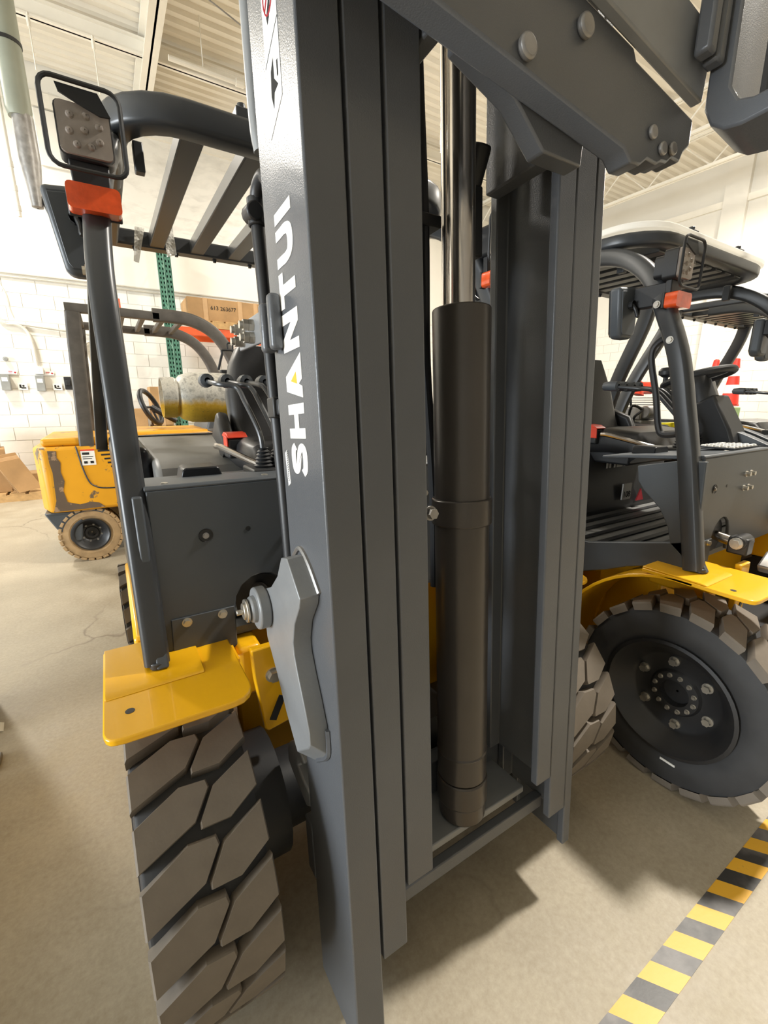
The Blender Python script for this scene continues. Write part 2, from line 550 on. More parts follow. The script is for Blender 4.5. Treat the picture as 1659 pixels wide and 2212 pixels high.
def joist(name, x, y0, y1, zb, zt):
    g = G()
    for z in (zb, zt):
        g.box(x - .055, x - .010, y0, y1, z, z + .045)
        g.box(x + .010, x + .055, y0, y1, z, z + .045)
    y, up = y0, True
    while y + .55 < y1:
        g.cyl((x, y, zb + .03 if up else zt), (x, y + .55, zt if up else zb + .03), .013, n=6)
        up = not up
        y += .55
    return tag(mesh(name, g, 'steelwhite', smooth=0), kind='structure')
for x in (8.2, 9.5):
    joist('trim_%d' % n, x, YF, YB - .02, 5.35, 5.9)
    n += 1
# ceiling fittings ------------------------------------------------
for i, (p, w, rad, lab) in enumerate(LAMPS):
    t = thing('high_bay_lamp', (p[0], p[1], p[2]), lab, 'lamp', 'high bay lamps')
    mesh('lamp_housing', G().lathe([(.02, .32), (.09, .30), (.11, .12), (rad * .62, .03), (rad * .64, .0), (rad * .60, .0), (.10, .10), (.02, .10)], (0, 0, 0), 'z', 24), 'steelwhite', t)
    mesh('hanger', G().cyl((0, 0, .31), (0, 0, 6.02 - p[2]), .01, n=6), 'steel', t)
    ld = bpy.data.lights.new('lamp_light', 'AREA')
    ld.shape = 'DISK'
    ld.size = rad * 1.1
    ld.energy = w
    ld.color = WARM
    lo = bpy.data.objects.new('lamp_light', ld)
    COL.objects.link(lo)
    lo.parent = t
    lo.location = (0, 0, -.01)
t = thing('exhaust_duct', (-.335, 6.0, 3.2), 'green grey round vertical duct hanging from the ceiling at upper left', 'duct')
mesh('pipe', G().lathe([(.02, 2.76), (.105, 2.76), (.105, .86), (.09, .80), (.02, .80)], (0, 0, 0), 'z', 24), 'duct', t)
mesh('clamp_ring', G().lathe([(.107, 1.36), (.112, 1.36), (.112, 1.39), (.107, 1.39)], (0, 0, 0), 'z', 24), 'black', t)
mesh('lower_unit', G().lathe([(.02, .84), (.085, .82), (.088, .45), (.06, .22), (.05, .06), (.01, .05)], (.02, 0, 0), 'z', 16), 'steel', t)
mesh('plastic_cover', G().lathe([(.10, .80), (.097, .5), (.10, .25), (.07, .12)], (.02, 0, 0), 'z', 12), 'film', t)
mesh('cable', G().tube(smoothpath([(.05, -.02, .2), (.10, -.02, .02), (.16, -.02, -.12), (.22, -.02, -.30)]), .012, 6), 'black', t)
t = thing('drop_pipe', (-.47, 6.0, 3.15), 'thin white vertical pipe hanging beside the green grey duct', 'pipe')
mesh('pipe', G().cyl((0, 0, 0), (0, 0, 2.8), .016, n=10), 'steelwhite', t)
for z in (.05, .22, .42):
    mesh('coupling', G().cyl((0, 0, z), (0, 0, z + .05), .021, n=10), 'steelwhite', t)
tag(mesh('wall_panel', G().box(-.34, .03, YB - .06, YB - .012, 4.75, 5.46), 'wallpaint', bevel=.01), 'cream flat panel mounted high on the back wall beside the duct', 'panel')
for i, (x, y, l) in enumerate(((-.18, 7.5, .55), (.45, 7.5, .6))):
    tag(mesh('hanger_rod', G().cyl((x, y, 5.74), (x, y, 5.74 - l), .008, n=6).cyl((x, y, 5.70), (x, y, 5.60), .02, n=8), 'steelwhite'),
        ('white hanger rod under the ceiling beam, nearer the duct' if i == 0 else 'white hanger rod under the ceiling beam, farther from the duct'), 'rod')
tag(mesh('sprinkler_pipe', G().cyl((1.2, 6.9, 5.45), (4.5, 6.9, 5.45), .03, n=10).cyl((1.6, 6.9, 5.45), (1.6, 6.9, 6.03), .008, n=6).cyl((4.0, 6.9, 5.45), (4.0, 6.9, 6.03), .008, n=6).cyl((2.0, 6.9, 5.45), (2.1, 6.9, 5.45), .045, n=10), 'steelwhite'), 'white sprinkler pipe running under the ceiling deck', 'pipe')
tag(mesh('ceiling_cable', G().tube(smoothpath([(1.2, 5.9, 5.6), (2.0, 6.1, 5.50), (2.8, 6.5, 5.48), (3.6, 7.2, 5.6), (4.4, 7.6, 5.7)]), .008, 5), 'steel'), 'thin dark cable sagging below the ceiling deck', 'cable')
# electrical fittings on the back wall ------------------------------
yw = YB - .012
tag(mesh('wall_conduit', G().cyl((XL + .1, yw - .02, 3.24), (4.5, yw - .02, 3.24), .014, n=8).cyl((XL + .1, yw - .02, 3.19), (4.5, yw - .02, 3.19), .012, n=8), 'conduit'), 'pair of thin grey conduits running level along the back wall', 'conduit')
tag(mesh('bent_conduit', G().tube(smoothpath([(-1.42, yw - .03, 4.6), (-1.30, yw - .03, 3.1), (-1.22, yw - .03, 2.66), (-1.12, yw - .03, 2.53), (-.98, yw - .03, 2.52), (-.88, yw - .03, 2.44), (-.84, yw - .03, 2.25), (-.83, yw - .03, 1.935)]), .022, 8)
    .cyl((-1.12, yw - .03, 2.55), (.2, yw - .03, 2.42), .018, n=8), 'conduit'), 'bent grey conduit dropping to a switch box on the back wall', 'conduit')
tag(mesh('loose_wire', G().tube(smoothpath([(-1.12, yw - .01, 3.16), (-1.05, yw - .01, 2.95), (-1.04, yw - .01, 2.75), (-1.01, yw - .006, 2.62)]), .006, 5), 'conduit'), 'loose thin wire hanging down the white block wall', 'wire')
tag(mesh('small_conduit', G().tube(smoothpath([(.0, yw - .02, 1.5), (-.12, yw - .02, 2.0), (-.16, yw - .02, 2.26), (-.08, yw - .02, 2.34), (.06, yw - .02, 2.33)]), .016, 8), 'conduit'), 'curved conduit at the rear post of the old yellow truck', 'conduit')
def switch_box(x, z, label, top):
    t = thing('switch_box', (x, yw - .055, z), label, 'switch box', 'switch boxes on the wall')
    mesh('box_body', G().box(-.055, .055, -.05, .055, 0, .24), 'boxgrey', t, bevel=.006)
    mesh('box_label', G().box(-.035, .035, -.053, -.0505, .13, .19), 'white', t, smooth=0)
    if top:
        mesh('meter', G().box(-.06, .06, -.03, .05, .26, .36).box(-.025, .02, -.034, -.029, .30, .34), 'white', t, bevel=.004)
switch_box(-1.25, 1.56, 'grey switch box on the back wall at the left frame edge', False)
switch_box(-.825, 1.55, 'grey switch box with a small white meter above it', True)
for i, x in enumerate((-1.06, -.62)):
    t = thing('wall_sign', (x, yw - .012, 1.62), 'white sign with a black pictogram ' + ('between the two switch boxes' if i == 0 else 'right of the metered switch box'), 'sign', 'wall signs')
    mesh('sign_board', G().box(-.06, .06, -.004, .004, -.05, .05), 'white', t, smooth=0)
    mesh('pictogram', G().box(-.04, -.015, -.006, -.0045, -.02, .03).box(-.02, .04, -.006, -.0045, -.03, -.01).prism(arc((.01, .01), .015, 0, 360, 8)[:-1], 'y', -.006, -.0045), 'mark', t, smooth=0)
for i, x in enumerate((-1.16, -.70)):
    t = thing('tag_label', (x, yw - .010, 1.83), 'small white tag with print ' + ('beside the leftmost switch box' if i == 0 else 'beside the white meter'), 'tag', 'wall tags')
    mesh('tag_board', G().box(-.05, .06, -.003, .003, -.03, .03), 'white', t, smooth=0)
    mesh('tag_print', G().box(-.04, .01, -.005, -.0035, .008, .018).box(-.04, 0, -.005, -.0035, -.012, -.006).prism(arc((.04, -.002), .014, 0, 360, 8)[:-1], 'y', -.005, -.0035), 'redmark', t, smooth=0)
tag(mesh('junction_box', G().box(-.52, -.42, yw - .06, yw, 1.58, 1.78).box(-.50, -.44, yw - .075, yw - .05, 1.64, 1.72), 'black', bevel=.006), 'black junction box on the wall behind the old truck post', 'junction box')
tag(mesh('push_button', G().lathe([(.005, -.05), (.03, -.045), (.035, 0), (.005, 0)], (-1.20, yw - .02, 2.02), 'y', 14), 'boxgrey'), 'round grey bell button above the leftmost switch box', 'button')
# ================================================================= hazard tape on the floor
tag(mesh('hazard_tape', G().box(.35, 7.5, .247, .319, .0004, .0016), 'tape', smooth=0), 'worn yellow and black striped tape stuck along the floor', 'tape')
# ================================================================= cardboard, rack and pallet at the back wall
def carton(name, loc, sx, sy, sz, label, rz=0.0, flap=False, group=None):
    t = thing(name, loc, label, 'box', group, rz)
    mesh('carton_body', G().box(-sx / 2, sx / 2, -sy / 2, sy / 2, 0, sz), 'card', t, bevel=.006)
    mesh('packing_tape', G().box(-.03, .03, -sy / 2 - .003, -sy / 2 + .01, -.001, sz + .003), 'cardlight', t, smooth=0)
    if flap:
        mesh('flap', G().obox((sx * .3, -sy / 2 - .06, sz + .02), (sx * .2, 0, 0), (0, .07, -.03), (0, .001, .003)), 'cardlight', t, smooth=0)
    return t
carton('cardboard_box', (-1.62, 8.35, .12), .55, .5, .62, 'open brown cardboard box on the pallet at the left frame edge', .15)
carton('cardboard_box', (-1.66, 8.40, .748), .45, .4, .24, 'small brown box on top of the leftmost open cardboard box', -.1)
carton('cardboard_box', (-1.00, 8.55, .12), .45, .4, .22, 'low brown box on the pallet beside the leftmost cardboard box', .05)
t = thing('flat_cardboard', (-1.22, 8.02, .15), 'folded cardboard sheets leaning on the leftmost cardboard box', 'cardboard')
for i in range(3):
    mesh('sheet', G().obox((.02 * i, -.02 * i, .26 - .02 * i), (.13, .05, .02), (.004, -.008, 0), (-.10, .01, .26 - .02 * i)), 'cardlight' if i == 1 else 'card', t, smooth=0)
t = thing('wooden_pallet', (-1.35, 8.4, 0), 'low wooden pallet under the cardboard boxes at far left', 'pallet')
def pallet(t, L, Wd):
    for i in range(6):
        mesh('deck_board', G().box(-L / 2 + i * L / 6 + .02, -L / 2 + (i + 1) * L / 6 - .02, -Wd / 2, Wd / 2, .095, .118), 'wood', t, smooth=0)
    for y in (-1, 0, 1):
        mesh('stringer', G().box(-L / 2, L / 2, y * (Wd / 2 - .03) - .03, y * (Wd / 2 - .03) + .03, 0, .094), 'wood', t, smooth=0)
pallet(t, 1.3, .85)
for (x, z, sx, sz, lb) in ((.33, .0, .50, .85, 'tall brown carton on the floor behind the old yellow truck'), (.33, .858, .46, .42, 'brown carton on top of the tall carton by the wall'),
                           (.79, .0, .34, 1.0, 'narrow brown carton on the floor beside the green rack'), (.79, 1.008, .30, .62, 'brown carton stacked beside the green rack upright')):
    carton('cardboard_box', (x, 8.5, z), sx, .5, sz, lb)
t = thing('pallet_rack', (1.07, 8.3, 0), 'green perforated steel pallet rack with orange beams at the back wall', 'rack')
def upright(x, y):
    g = G()
    for sx in (-.045, .045):
        g.box(x + sx - .004, x + sx + .004, y - .035, y + .035, .01, 3.9)
    holes = G()
    g.box(x - .045, x + .045, y + .02, y + .028, .01, 3.9)
    u = mesh('upright', g.box(x - .08, x + .08, y - .06, y + .06, 0, .012), 'rack', t, smooth=0)
    for k in range(52):
        for sx in (-.022, .022):
            z = .15 + k * .07
            holes.box(x + sx - .009, x + sx + .009, y + .0185, y + .0196, z, z + .03)
    # front face strips between the teardrop holes
    fr = G()
    fr.box(x - .045, x - .031, y - .035, y - .029, .01, 3.9).box(x + .031, x + .045, y - .035, y - .029, .01, 3.9).box(x - .013, x + .013, y - .035, y - .029, .01, 3.9)
    for k in range(55):
        z = .10 + k * .07
        fr.box(x - .045, x + .045, y - .0348, y - .0292, z, z + .035)
    mesh('perforated_face', fr, 'rack', u, smooth=0)
    mesh('hole_backs', holes, 'black', u, smooth=0)
upright(0, -.35)
upright(0, .40)
upright(2.8, -.35)
upright(2.8, .40)
br = G()
for k in range(6):
    br.cyl((0, -.33, .3 + k * .6), (0, .38, .6 + k * .6), .012, n=6)
mesh('brace', br, 'rack', t)
for y in (-.36, .41):
    mesh('beam', G().box(.055, 2.745, y - .025, y + .025, 2.42, 2.54), 'beam', t, bevel=.005)
mesh('beam_label', G().box(.95, 1.2, -.389, -.3865, 2.43, 2.53), 'white', t, smooth=0)
t = thing('wooden_pallet', (2.05, 8.33, 2.542), 'wooden pallet on the orange beams of the green rack', 'pallet')
pallet(t, 1.25, .85)
t = thing('cardboard_box', (2.02, 8.30, 2.662), 'long taped brown cardboard carton on the rack pallet', 'box')
mesh('carton_body', G().box(-.72, .72, -.32, .32, 0, .34), 'card', t, bevel=.008)
for x in (-.45, .10, .36):
    mesh('packing_tape', G().box(x - .035, x + .035, -.323, .323, -.001, .343), 'cardlight', t, smooth=0)
text('carton_print', '613 263677', .085, 'mark', t, Matrix.Translation((-.17, -.3225, .20)) @ Matrix.Rotation(R(90), 4, 'X'))
# ================================================================= cones, crates, engine
for i, (x, y) in enumerate(((8.5, 3.47), (8.52, 3.20))):
    t = thing('traffic_cone', (x, y, 1.32), 'red and white traffic cone ' + ('nearer the steering wheel, left of the pair' if i == 0 else 'right of the pair on the crates'), 'cone', 'traffic cones')
    mesh('cone_base', G().box(-.14, .14, -.09, .09, 0, .03), 'conered', t, bevel=.006)
    mesh('cone_body', G().lathe([(.122, .03), (.105, .19), (.04, .72), (.02, .735), (.005, .735)], (0, 0, 0), 'z', 20), 'conered', t)
    for z0, z1 in ((.20, .33), (.46, .58)):
        f = lambda z: .1065 + (.0415 - .1065) * (z - .19) / .53
        mesh('white_band', G().lathe([(f(z0), z0), (f(z1), z1)], (0, 0, 0), 'z', 20), 'white', t)
tag(mesh('wooden_crate', G().box(8.36, 8.66, 3.36, 3.62, 0, 1.319), 'wood', bevel=.008), 'plain wooden crate below the left traffic cone', 'crate')
t = thing('green_crate', (8.51, 3.21, 0), 'green slatted crate below the right traffic cone', 'crate')
for k in range(8):
    mesh('slat', G().box(-.15, .15, -.13, .13, k * .164 + .004, k * .164 + .155), 'green', t, bevel=.01)
t = thing('paper_scrap', (-.60, 2.28, .002), 'crumpled white paper scrap on the floor at the left frame edge', 'paper')
mesh('sheet', G().add([(-.06, -.03, 0), (.0, -.04, .012), (.035, -.035, 0), (.03, .02, .006), (-.01, .03, .02), (-.06, .025, .004)], [(0, 1, 4, 5), (1, 2, 3, 4)]).add([(-.06, -.03, -.0015), (.0, -.04, .0105), (.035, -.035, -.0015), (.03, .02, .0045), (-.01, .03, .0185), (-.06, .025, .0025)], [(5, 4, 1, 0), (4, 3, 2, 1)]), 'white', t, smooth=0)
t = thing('metal_plate', (-.66, 2.02, .001), 'grey punched metal plate lying on the floor at the left frame edge', 'plate')
mesh('plate', G().box(-.12, .12, -.05, .05, 0, .02), 'steel', t, bevel=.003)
for k in range(3):
    mesh('punched_hole', G().cyl((.09 - k * .07, 0, .0202), (.09 - k * .07, 0, .0207), .012, n=12), 'black', t, smooth=0)
t = thing('steel_cabinet', (-1.30, 2.36, 0), 'tall grey steel cabinet standing left of the frame by the white paper scrap', 'cabinet')
mesh('cabinet_body', G().box(-.66, .66, -.14, .20, .06, 2.05), 'boxgrey', t, bevel=.01)
mesh('plinth', G().box(-.64, .64, -.12, .18, 0, .059), 'black', t)
for x in (-.33, .33):
    d = mesh('cabinet_door', G().box(x - .32, x + .32, -.16, -.1405, .08, 2.03), 'boxgrey', t, bevel=.006)
    mesh('door_handle', G().box(x + (.24 if x < 0 else -.28), x + (.28 if x < 0 else -.24), -.185, -.1605, 1.0, 1.16), 'steel', d, bevel=.005)
t = thing('wooden_pallet', (-1.34, .85, 0), 'unseen wooden pallet added left of the camera to shade the floor', 'pallet', rz=R(90))  # added out of view to keep the door light off the floor
pallet(t, 2.2, 1.2)
# ================================================================= forklifts
LB = [(-1, 0), (-1, .72), (-.25, 1.14), (.19, 1.09), (.22, .93), (-.08, .41)]
RB = [(.28, .93), (1, 1.33), (1, .60), (.46, .24), (-.02, .26), (-.02, .38)]
def tread_geom(poly, rad, w, p, depth):
    g = G()
    def P(a, c, r):
        th = (c - .5) * p / rad
        return (a * w / 2, -r * math.cos(th), r * math.sin(th))
    k = len(poly)
    ca = sum(q[0] for q in poly) / k
    cc = sum(q[1] for q in poly) / k
    ins = [(a + (ca - a) * .05, c + (cc - c) * .05) for a, c in poly]
    top = [P(a, c, rad) for a, c in ins] + [P(ca, cc, rad)]
    mid = [P(a, c, rad - .006) for a, c in poly]
    bot = [P(a, c, rad - depth) for a, c in poly]
    g.v = top + mid + bot
    for i in range(k):
        j = (i + 1) % k
        g.f += [(i, j, k), (k + 1 + i, k + 1 + j, j, i), (2 * k + 1 + i, 2 * k + 1 + j, k + 1 + j, k + 1 + i)]
    return g
CACHE = {}
def wheel(t, c, rad, w, s, nb=19, rim=.215, tmat='tread', body='rubber', blocks=True, nut6=True):
    p = 2 * math.pi * (rad - .004) / nb
    hw = w / 2
    dp = .026 * rad / .355
    prof = [(rim - .012, -hw + .045), (rim, -hw + .012), (rim + .03, -hw), (rad - .075, -hw), (rad - .045, -hw + .004), (rad - dp - .004, -hw + .006),
            (rad - dp, -hw + .012), (rad - dp, hw - .012), (rad - dp - .004, hw - .006), (rad - .045, hw - .004), (rad - .075, hw), (rim + .03, hw), (rim, hw - .012), (rim - .012, hw - .045)]
    ty = mesh('tyre', G().lathe(prof, (0, 0, 0), 'x', 56), body, t, loc=c)
    key = (rad, w, nb, tmat)
    if key not in CACHE:
        CACHE[key] = []
        for poly in (LB, RB):
            o = mesh('tread_block', tread_geom(poly, rad, w, p, dp + .004), tmat, ty, smooth=30)
            CACHE[key].append(o.data)
    else:
        for me in CACHE[key]:
            share('tread_block', me, ty)
    for i in range(1, nb):
        for me in CACHE[key]:
            share('tread_block', me, ty, rot=(2 * math.pi * i / nb, 0, 0))
    # rim, dished towards the outside (s = side of the outer face)
    q = rim
    prof = [(q - .03, -s * hw * .2), (q - .012, -s * hw * .3), (q - .012, s * (hw - .03)), (q + .004, s * (hw - .006)), (q + .006, s * (hw + .004)), (q - .006, s * (hw + .006)), (q - .026, s * (hw - .012)),
            (q - .036, s * (hw - .030)), (q - .048, s * (hw - .040)), (q - .060, s * (hw - .062)), (q - .072, s * (hw - .070)), (.088 * q / .215, s * (hw - .070)), (.080 * q / .215, s * (hw - .060)), (.050 * q / .215, s * (hw - .058)), (.046 * q / .215, s * (hw - .085)), (.004, s * (hw - .085))]
    rm = mesh('wheel_rim', G().lathe(prof, (0, 0, 0), 'x', 48), 'rim', t, loc=c)
    k = q / .215
    for nn, rr, sz, hx in ((6 if nut6 else 8, .122, .0135, -.070), (12 if nut6 else 0, .068, .0065, -.060)):
        me = None
        for i in range(nn):
            a = 2 * math.pi * (i + .35) / nn
            loc = (s * (hw + hx), rr * k * math.cos(a), rr * k * math.sin(a))
            if me is None:
                o = mesh('wheel_nut', G().hexbolt((0, 0, 0), (s, 0, 0), sz * k, sz * 1.7 * k), 'zinc' if nut6 else 'steel', rm, loc=loc)
                me = o.data
            else:
                share('wheel_nut', me, rm, loc)
    return ty, rm
def bolt(parent, c, d, r=.009, h=.010, mat='zinc', name='bolt'):
    return mesh(name, G().hexbolt((0, 0, 0), d, r, h), mat, parent, loc=c)
def rod3(path, r, n=10, k=5):
    return G().tube(smoothpath(path, k), r, n)
def forklift(xc, ya, label, vf, vr, zr, mast=False, dash=True, number=False, film=None, hoodmat='black'):
    t = thing('forklift', (xc, ya, 0), label, 'forklift')
    k = (zr - .83) / (1.99 - .83)
    Z = lambda z: .83 + (z - .83) * k if z > .83 else z
    # wheels ------------------------------------------------------
    for s in (-1, 1):
        wheel(t, (s * .568, 0, .355), .355, .228, s, nb=22)
        wheel(t, (s * .585, 1.62, .27), .27, .19, s, nb=17, rim=.165)
    mesh('drive_axle', G().cyl((-.46, 0, .355), (.46, 0, .355), .10, n=20).box(-.14, .14, -.16, .22, .20, .52).cyl((-.45, .02, .355), (-.36, .02, .355), .16, n=20).cyl((.36, .02, .355), (.45, .02, .355), .16, n=20), 'black', t)
    mesh('steer_axle', G().box(-.48, .48, 1.55, 1.69, .20, .34), 'black', t, bevel=.01)
    # chassis -----------------------------------------------------
    mesh('chassis', G().box(-.40, .40, .20, 1.75, .26, .80).box(-.42, -.36, .02, .25, .66, .80).box(.36, .42, .02, .25, .66, .80), 'yellow', t, bevel=.012)
    for s in (-1, 1):
        mesh('side_frame', G().prism([(.52, .22), (1.28, .22), (1.34, .60), (1.30, .66), (.50, .66)], 'x', s * .50, s * .642), 'yellow', t, bevel=.012)
        pl = mesh('frame_plate', G().prism([(s * .405, .83), (s * .330, .83), (s * .312, .615), (s * .318, .605), (s * .378, .595), (s * .386, .605), (s * .402, .75)], 'y', -.052, -.03), 'yellow', t, bevel=.004)
        bolt(pl, (s * .358, -.052, .752), (0, -1, 0), .014, .018)
        mesh('slot', G().obox((s * .352, -.0535, .655), (.008, 0, -.004), (0, .0015, 0), (.014, 0, .030)), 'black', pl, smooth=0)
        # fender --------------------------------------------------
        x0, x1 = (-.702, -.435) if s < 0 else (.435, .702)
        f = mesh('fender', G().prism([(x0 + .02, -.192), (x0 + .035, -.195)] + ([] ) + [(x1 - .045, -.200), (x1 - .025, -.196), (x1 - .010, -.184), (x1 - .002, -.168), (x1, -.15), (x1, .14), (x0, .14), (x0, -.165), (x0 + .004, -.18), (x0 + .011, -.189)], 'z', .806, .820), 'yellow', t, bevel=.003)
        rg = [(-.066, .8203), (-.058, .8245), (-.045, .826), (.14, .826), (.14, .8203)]
        mesh('fender_ridge', G().prism(rg, 'x', x0 + .003, x1 - .075), 'yellow', f, bevel=.004)
        mesh('fender_hole', G().cyl((x0 + .045 if s < 0 else x1 - .045, -.12, .8202), (x0 + .045 if s < 0 else x1 - .045, -.12, .8206), .0085, n=16), 'black', f)
        ar = G()
        pa = [(.40 * math.cos(0), 0)]
        sec = []
        for i in range(15):
            a = R(93 - i * 6.6)
            sec.append((.463 * math.cos(a), .355 + .463 * math.sin(a)))
        inn = [(y * .975, .355 + (z - .355) * .975) for y, z in sec]
        mesh('fender_arch', ar.prism(sec + inn[::-1], 'x', x0, x1), 'yellow', t, smooth=30, bevel=.002)
        mesh('inner_fender', G().prism([(-.02, .80), (.44, .80), (.44, .40), (.40, .60), (.2, .75), (-.02, .79)], 'x', s * .44, s * .425), 'yellow', t, smooth=0)
        # cowl side plate and step --------------------------------
        xs = s * .600
        mesh('cowl_side', G().prism([(.04, 1.205), (.14, 1.195), (.262, 1.165), (.252, 1.11), (.227, 1.077), (.161, 1.02), (.125, .959), (.108, .90), (.02, .83)], 'x', xs, xs - s * .02), 'char', t, bevel=.004)
        mesh('step_skirt', G().prism([(-.02, .829), (.09, .815), (.17, .795), (.25, .765), (.33, .725), (.46, .672), (.85, .672), (.85, .815), (.42, .822), (.110, .905), (.04, .93)], 'x', xs, xs - s * .025), 'char', t, bevel=.004)
    mt = mesh('floor_mat', G().box(-.588, .588, .09, .84, .805, .826), 'hood', t)
    rb = G()
    for i in range(9):
        rb.box(-.585, .585, .14 + i * .075, .165 + i * .075, .826, .832)
    mesh('mat_rib', rb, 'black', mt, smooth=0)
    # front cowl --------------------------------------------------
    FV = .055
    def half(s):
        return [(s * .572, 1.212), (s * .575, .778), (s * .412, .790), (s * .410, .90)] + [(s * (.338 + .072 * math.cos(R(a))), .90 + .075 * math.sin(R(a))) for a in (20, 45, 70, 90, 110, 135, 160)] + [(s * .262, .90), (s * .258, .835), (s * .14, .828)]
    L, Rr = half(-1), half(1)
    fp = mesh('front_panel', G().prism(L + Rr[::-1], 'y', FV, FV + .012), 'char', t, bevel=.003)
    for s in (-1, 1):
        fl = mesh('lower_flap', G().prism([(s * .556, .905), (s * .560, .784), (s * .414, .795), (s * .412, .905)], 'y', FV - .004, FV - .0003), 'char', fp, bevel=.0015)
        for u in (.523, .442):
            bolt(fp, (s * u, FV - .004, .892), (0, -1, 0), .0085, .010)
        mesh('hole_cup', G().lathe([(.0165, -.0012), (.015, -.0005), (.0145, .0), (.001, .0)], (s * .461, FV - .0008, 1.096), 'y', 24), 'black', fp)
        bolt(fp, (s * .461, FV - .002, 1.096), (0, -1, 0), .0055, .004, 'steel')
        mesh('small_hole', G().cyl((s * .363, FV - .001, 1.098), (s * .363, FV, 1.098), .006, n=16), 'black', fp)
        for du in (0, .042):
            for dz in (0, .055):
                bolt(fp, (s * (.17 + du), FV, 1.075 + dz), (0, -1, 0), .0085, .016)
        mesh('tilt_boot', G().cyl((s * .338, FV + .02, .90), (s * .338, FV + .10, .90), .066, n=20), 'black', t)
    mesh('cowl_top', G().prism([(FV - .002, 1.214), (FV + .004, 1.222), (.30, 1.200), (.42, 1.186), (.42, 1.176), (.30, 1.188), (FV + .012, 1.206)], 'x', -.575, .575), 'char', t, bevel=.003)
    if hoodmat == 'hood':
        mesh('dash_shelf', G().prism([(.30, 1.19), (.55, 1.15), (.55, 1.12), (.30, 1.14)], 'x', -.56, -.14), 'hood', t, smooth=0)
    for u in (-.53, -.30, .30, .53):
        bolt(t, (u, .10, 1.2165), (0, -.05, 1), .008, .004)
    cb = mesh('cover_box', G().prism([(-.475, 1.194), (-.468, 1.222), (-.46, 1.226), (-.382, 1.226), (-.374, 1.222), (-.366, 1.194)], 'y', .27, .36), 'gloss', t, bevel=.004)
    # hydraulic levers ----------------------------------------------
    base = mesh('lever_base', G().box(-.29, -.08, .235, .36, 1.19, 1.212), 'black', t, bevel=.006)
    boot = [(.012, .07)]
    for i in range(7):
        boot += [(.030 - .0012 * i, .008 * i), (.036 - .0012 * i, .008 * i + .004)]
    for i in range(4):
        u0 = -.245 + i * .043
        uk = -.335 + i * .062
        b = mesh('lever_boot', G().lathe([(.026 - .0014 * j + (.005 if j % 2 else 0), .005 * j) for j in range(12)], (u0, .285, 1.2125), 'z', 18), 'black', t)
        lv = mesh('control_lever', rod3([(u0, .285, 1.25), (u0 - .004, .295, 1.31), (u0 - .02, .365, 1.395), (u0 - .032, .41, 1.440), (uk + .012, .44, 1.450), (uk, .55, 1.462)], .0075), 'post', t)
        mesh('lever_knob', G().lathe([(.009, -.035), (.021, -.030), (.0225, .0), (.018, .032), (.010, .038), (.002, .038)], (uk, .565, 1.464), 'y', 14), 'char', lv)
    mesh('brake_lever', rod3([(-.20, .36, 1.19), (-.24, .43, 1.21), (-.30, .56, 1.245), (-.315, .60, 1.25)], .0105), 'chrome', t)
    # steering ------------------------------------------------------
    cov = mesh('steering_column', G().sweep([(.0, .20, 1.16), (.0, .24, 1.26), (.0, .32, 1.40)], [(-.075, -.06), (.075, -.06), (.055, .06), (-.055, .06)], up=(0, 1, 0)), 'black', t, bevel=.012)
    cen, tilt = Vector((.0, .37, 1.50)), R(16)
    def wp(a, r, h=0):
        return cen + Vector((r * math.cos(a), r * math.sin(a) * math.cos(tilt) - h * math.sin(-tilt) * 0 , r * math.sin(a) * -math.sin(tilt) + h))
    sw = mesh('steering_wheel', G().tube([wp(2 * math.pi * i / 36, .130) for i in range(36)], .0145, 10, closed=True), 'black', t)
    sp = G()
    for a in (.5, 2.6, 4.7):
        sp.tube([wp(a, .03), wp(a, .126)], [.016, .011], 8)
    sp.tube([cen - Vector((0, .04, .11)), cen - Vector((0, .01, .03)), cen + Vector((0, -.003, .012))], [.055, .048, .036], 18)
    mesh('wheel_spokes', sp, 'black', sw)
    mesh('steering_knob', G().cyl(wp(2.3, .130), wp(2.3, .130, .04), .010, n=10).lathe([(.012, .03), (.030, .042), (.032, .058), (.022, .072), (.002, .075)], wp(2.3, .130), 'z', 16), 'black', sw)
    for i, u in enumerate((.10, .20, .29)):
        pd = mesh('pedal', G().obox((u, .20, 1.0), (.035, 0, 0), (0, .05, -.05), (0, .006, .006)).cyl((u, .22, .98), (u, .12, 1.12), .010, n=8), 'black', t)
    if dash:
        db = mesh('grip_pad', G().prism([(-.28, .085), (-.05, .085), (-.05, .205), (-.28, .205)], 'z', 1.2225, 1.2275), 'black', t)
        g = G()
        for i in range(7):
            for j in range(5):
                g.lathe([(.0105, .0), (.008, .005), (.001, .006)], (-.262 + i * .033, .098 + j * .024, 1.2275), 'z', 8)
        mesh('pad_studs', g, 'white', db)
        for u in (-.01, .10):
            mesh('shield_plate', G().prism([(.058, 1.2225), (.075, 1.230), (.15, 1.262), (.235, 1.292), (.255, 1.290), (.215, 1.225)], 'x', u, u + .055), 'char', t, bevel=.003)
    # hood and counterweight ----------------------------------------
    mesh('hood', G().prism([(.66, .83), (.69, 1.10), (.74, 1.165), (.82, 1.19), (1.93, 1.20), (1.95, 1.14), (1.95, .62), (.80, .62)], 'x', -.50, .50), hoodmat, t, bevel=.02, segs=3)
    mesh('hood_trim', G().box(-.49, .49, 1.90, 1.94, 1.196, 1.206), 'black', t)
    mesh('counterweight', G().prism([(-.60, .85), (.60, .85), (.60, 1.95), (.52, 2.28), (.34, 2.36), (-.34, 2.36), (-.52, 2.28), (-.60, 1.95)], 'z', .36, .62).prism([(-.60, 1.75), (.60, 1.75), (.60, 1.95), (.52, 2.28), (.34, 2.36), (-.34, 2.36), (-.52, 2.28), (-.60, 1.95)], 'z', .62, 1.185), 'char', t, bevel=.03, segs=3)
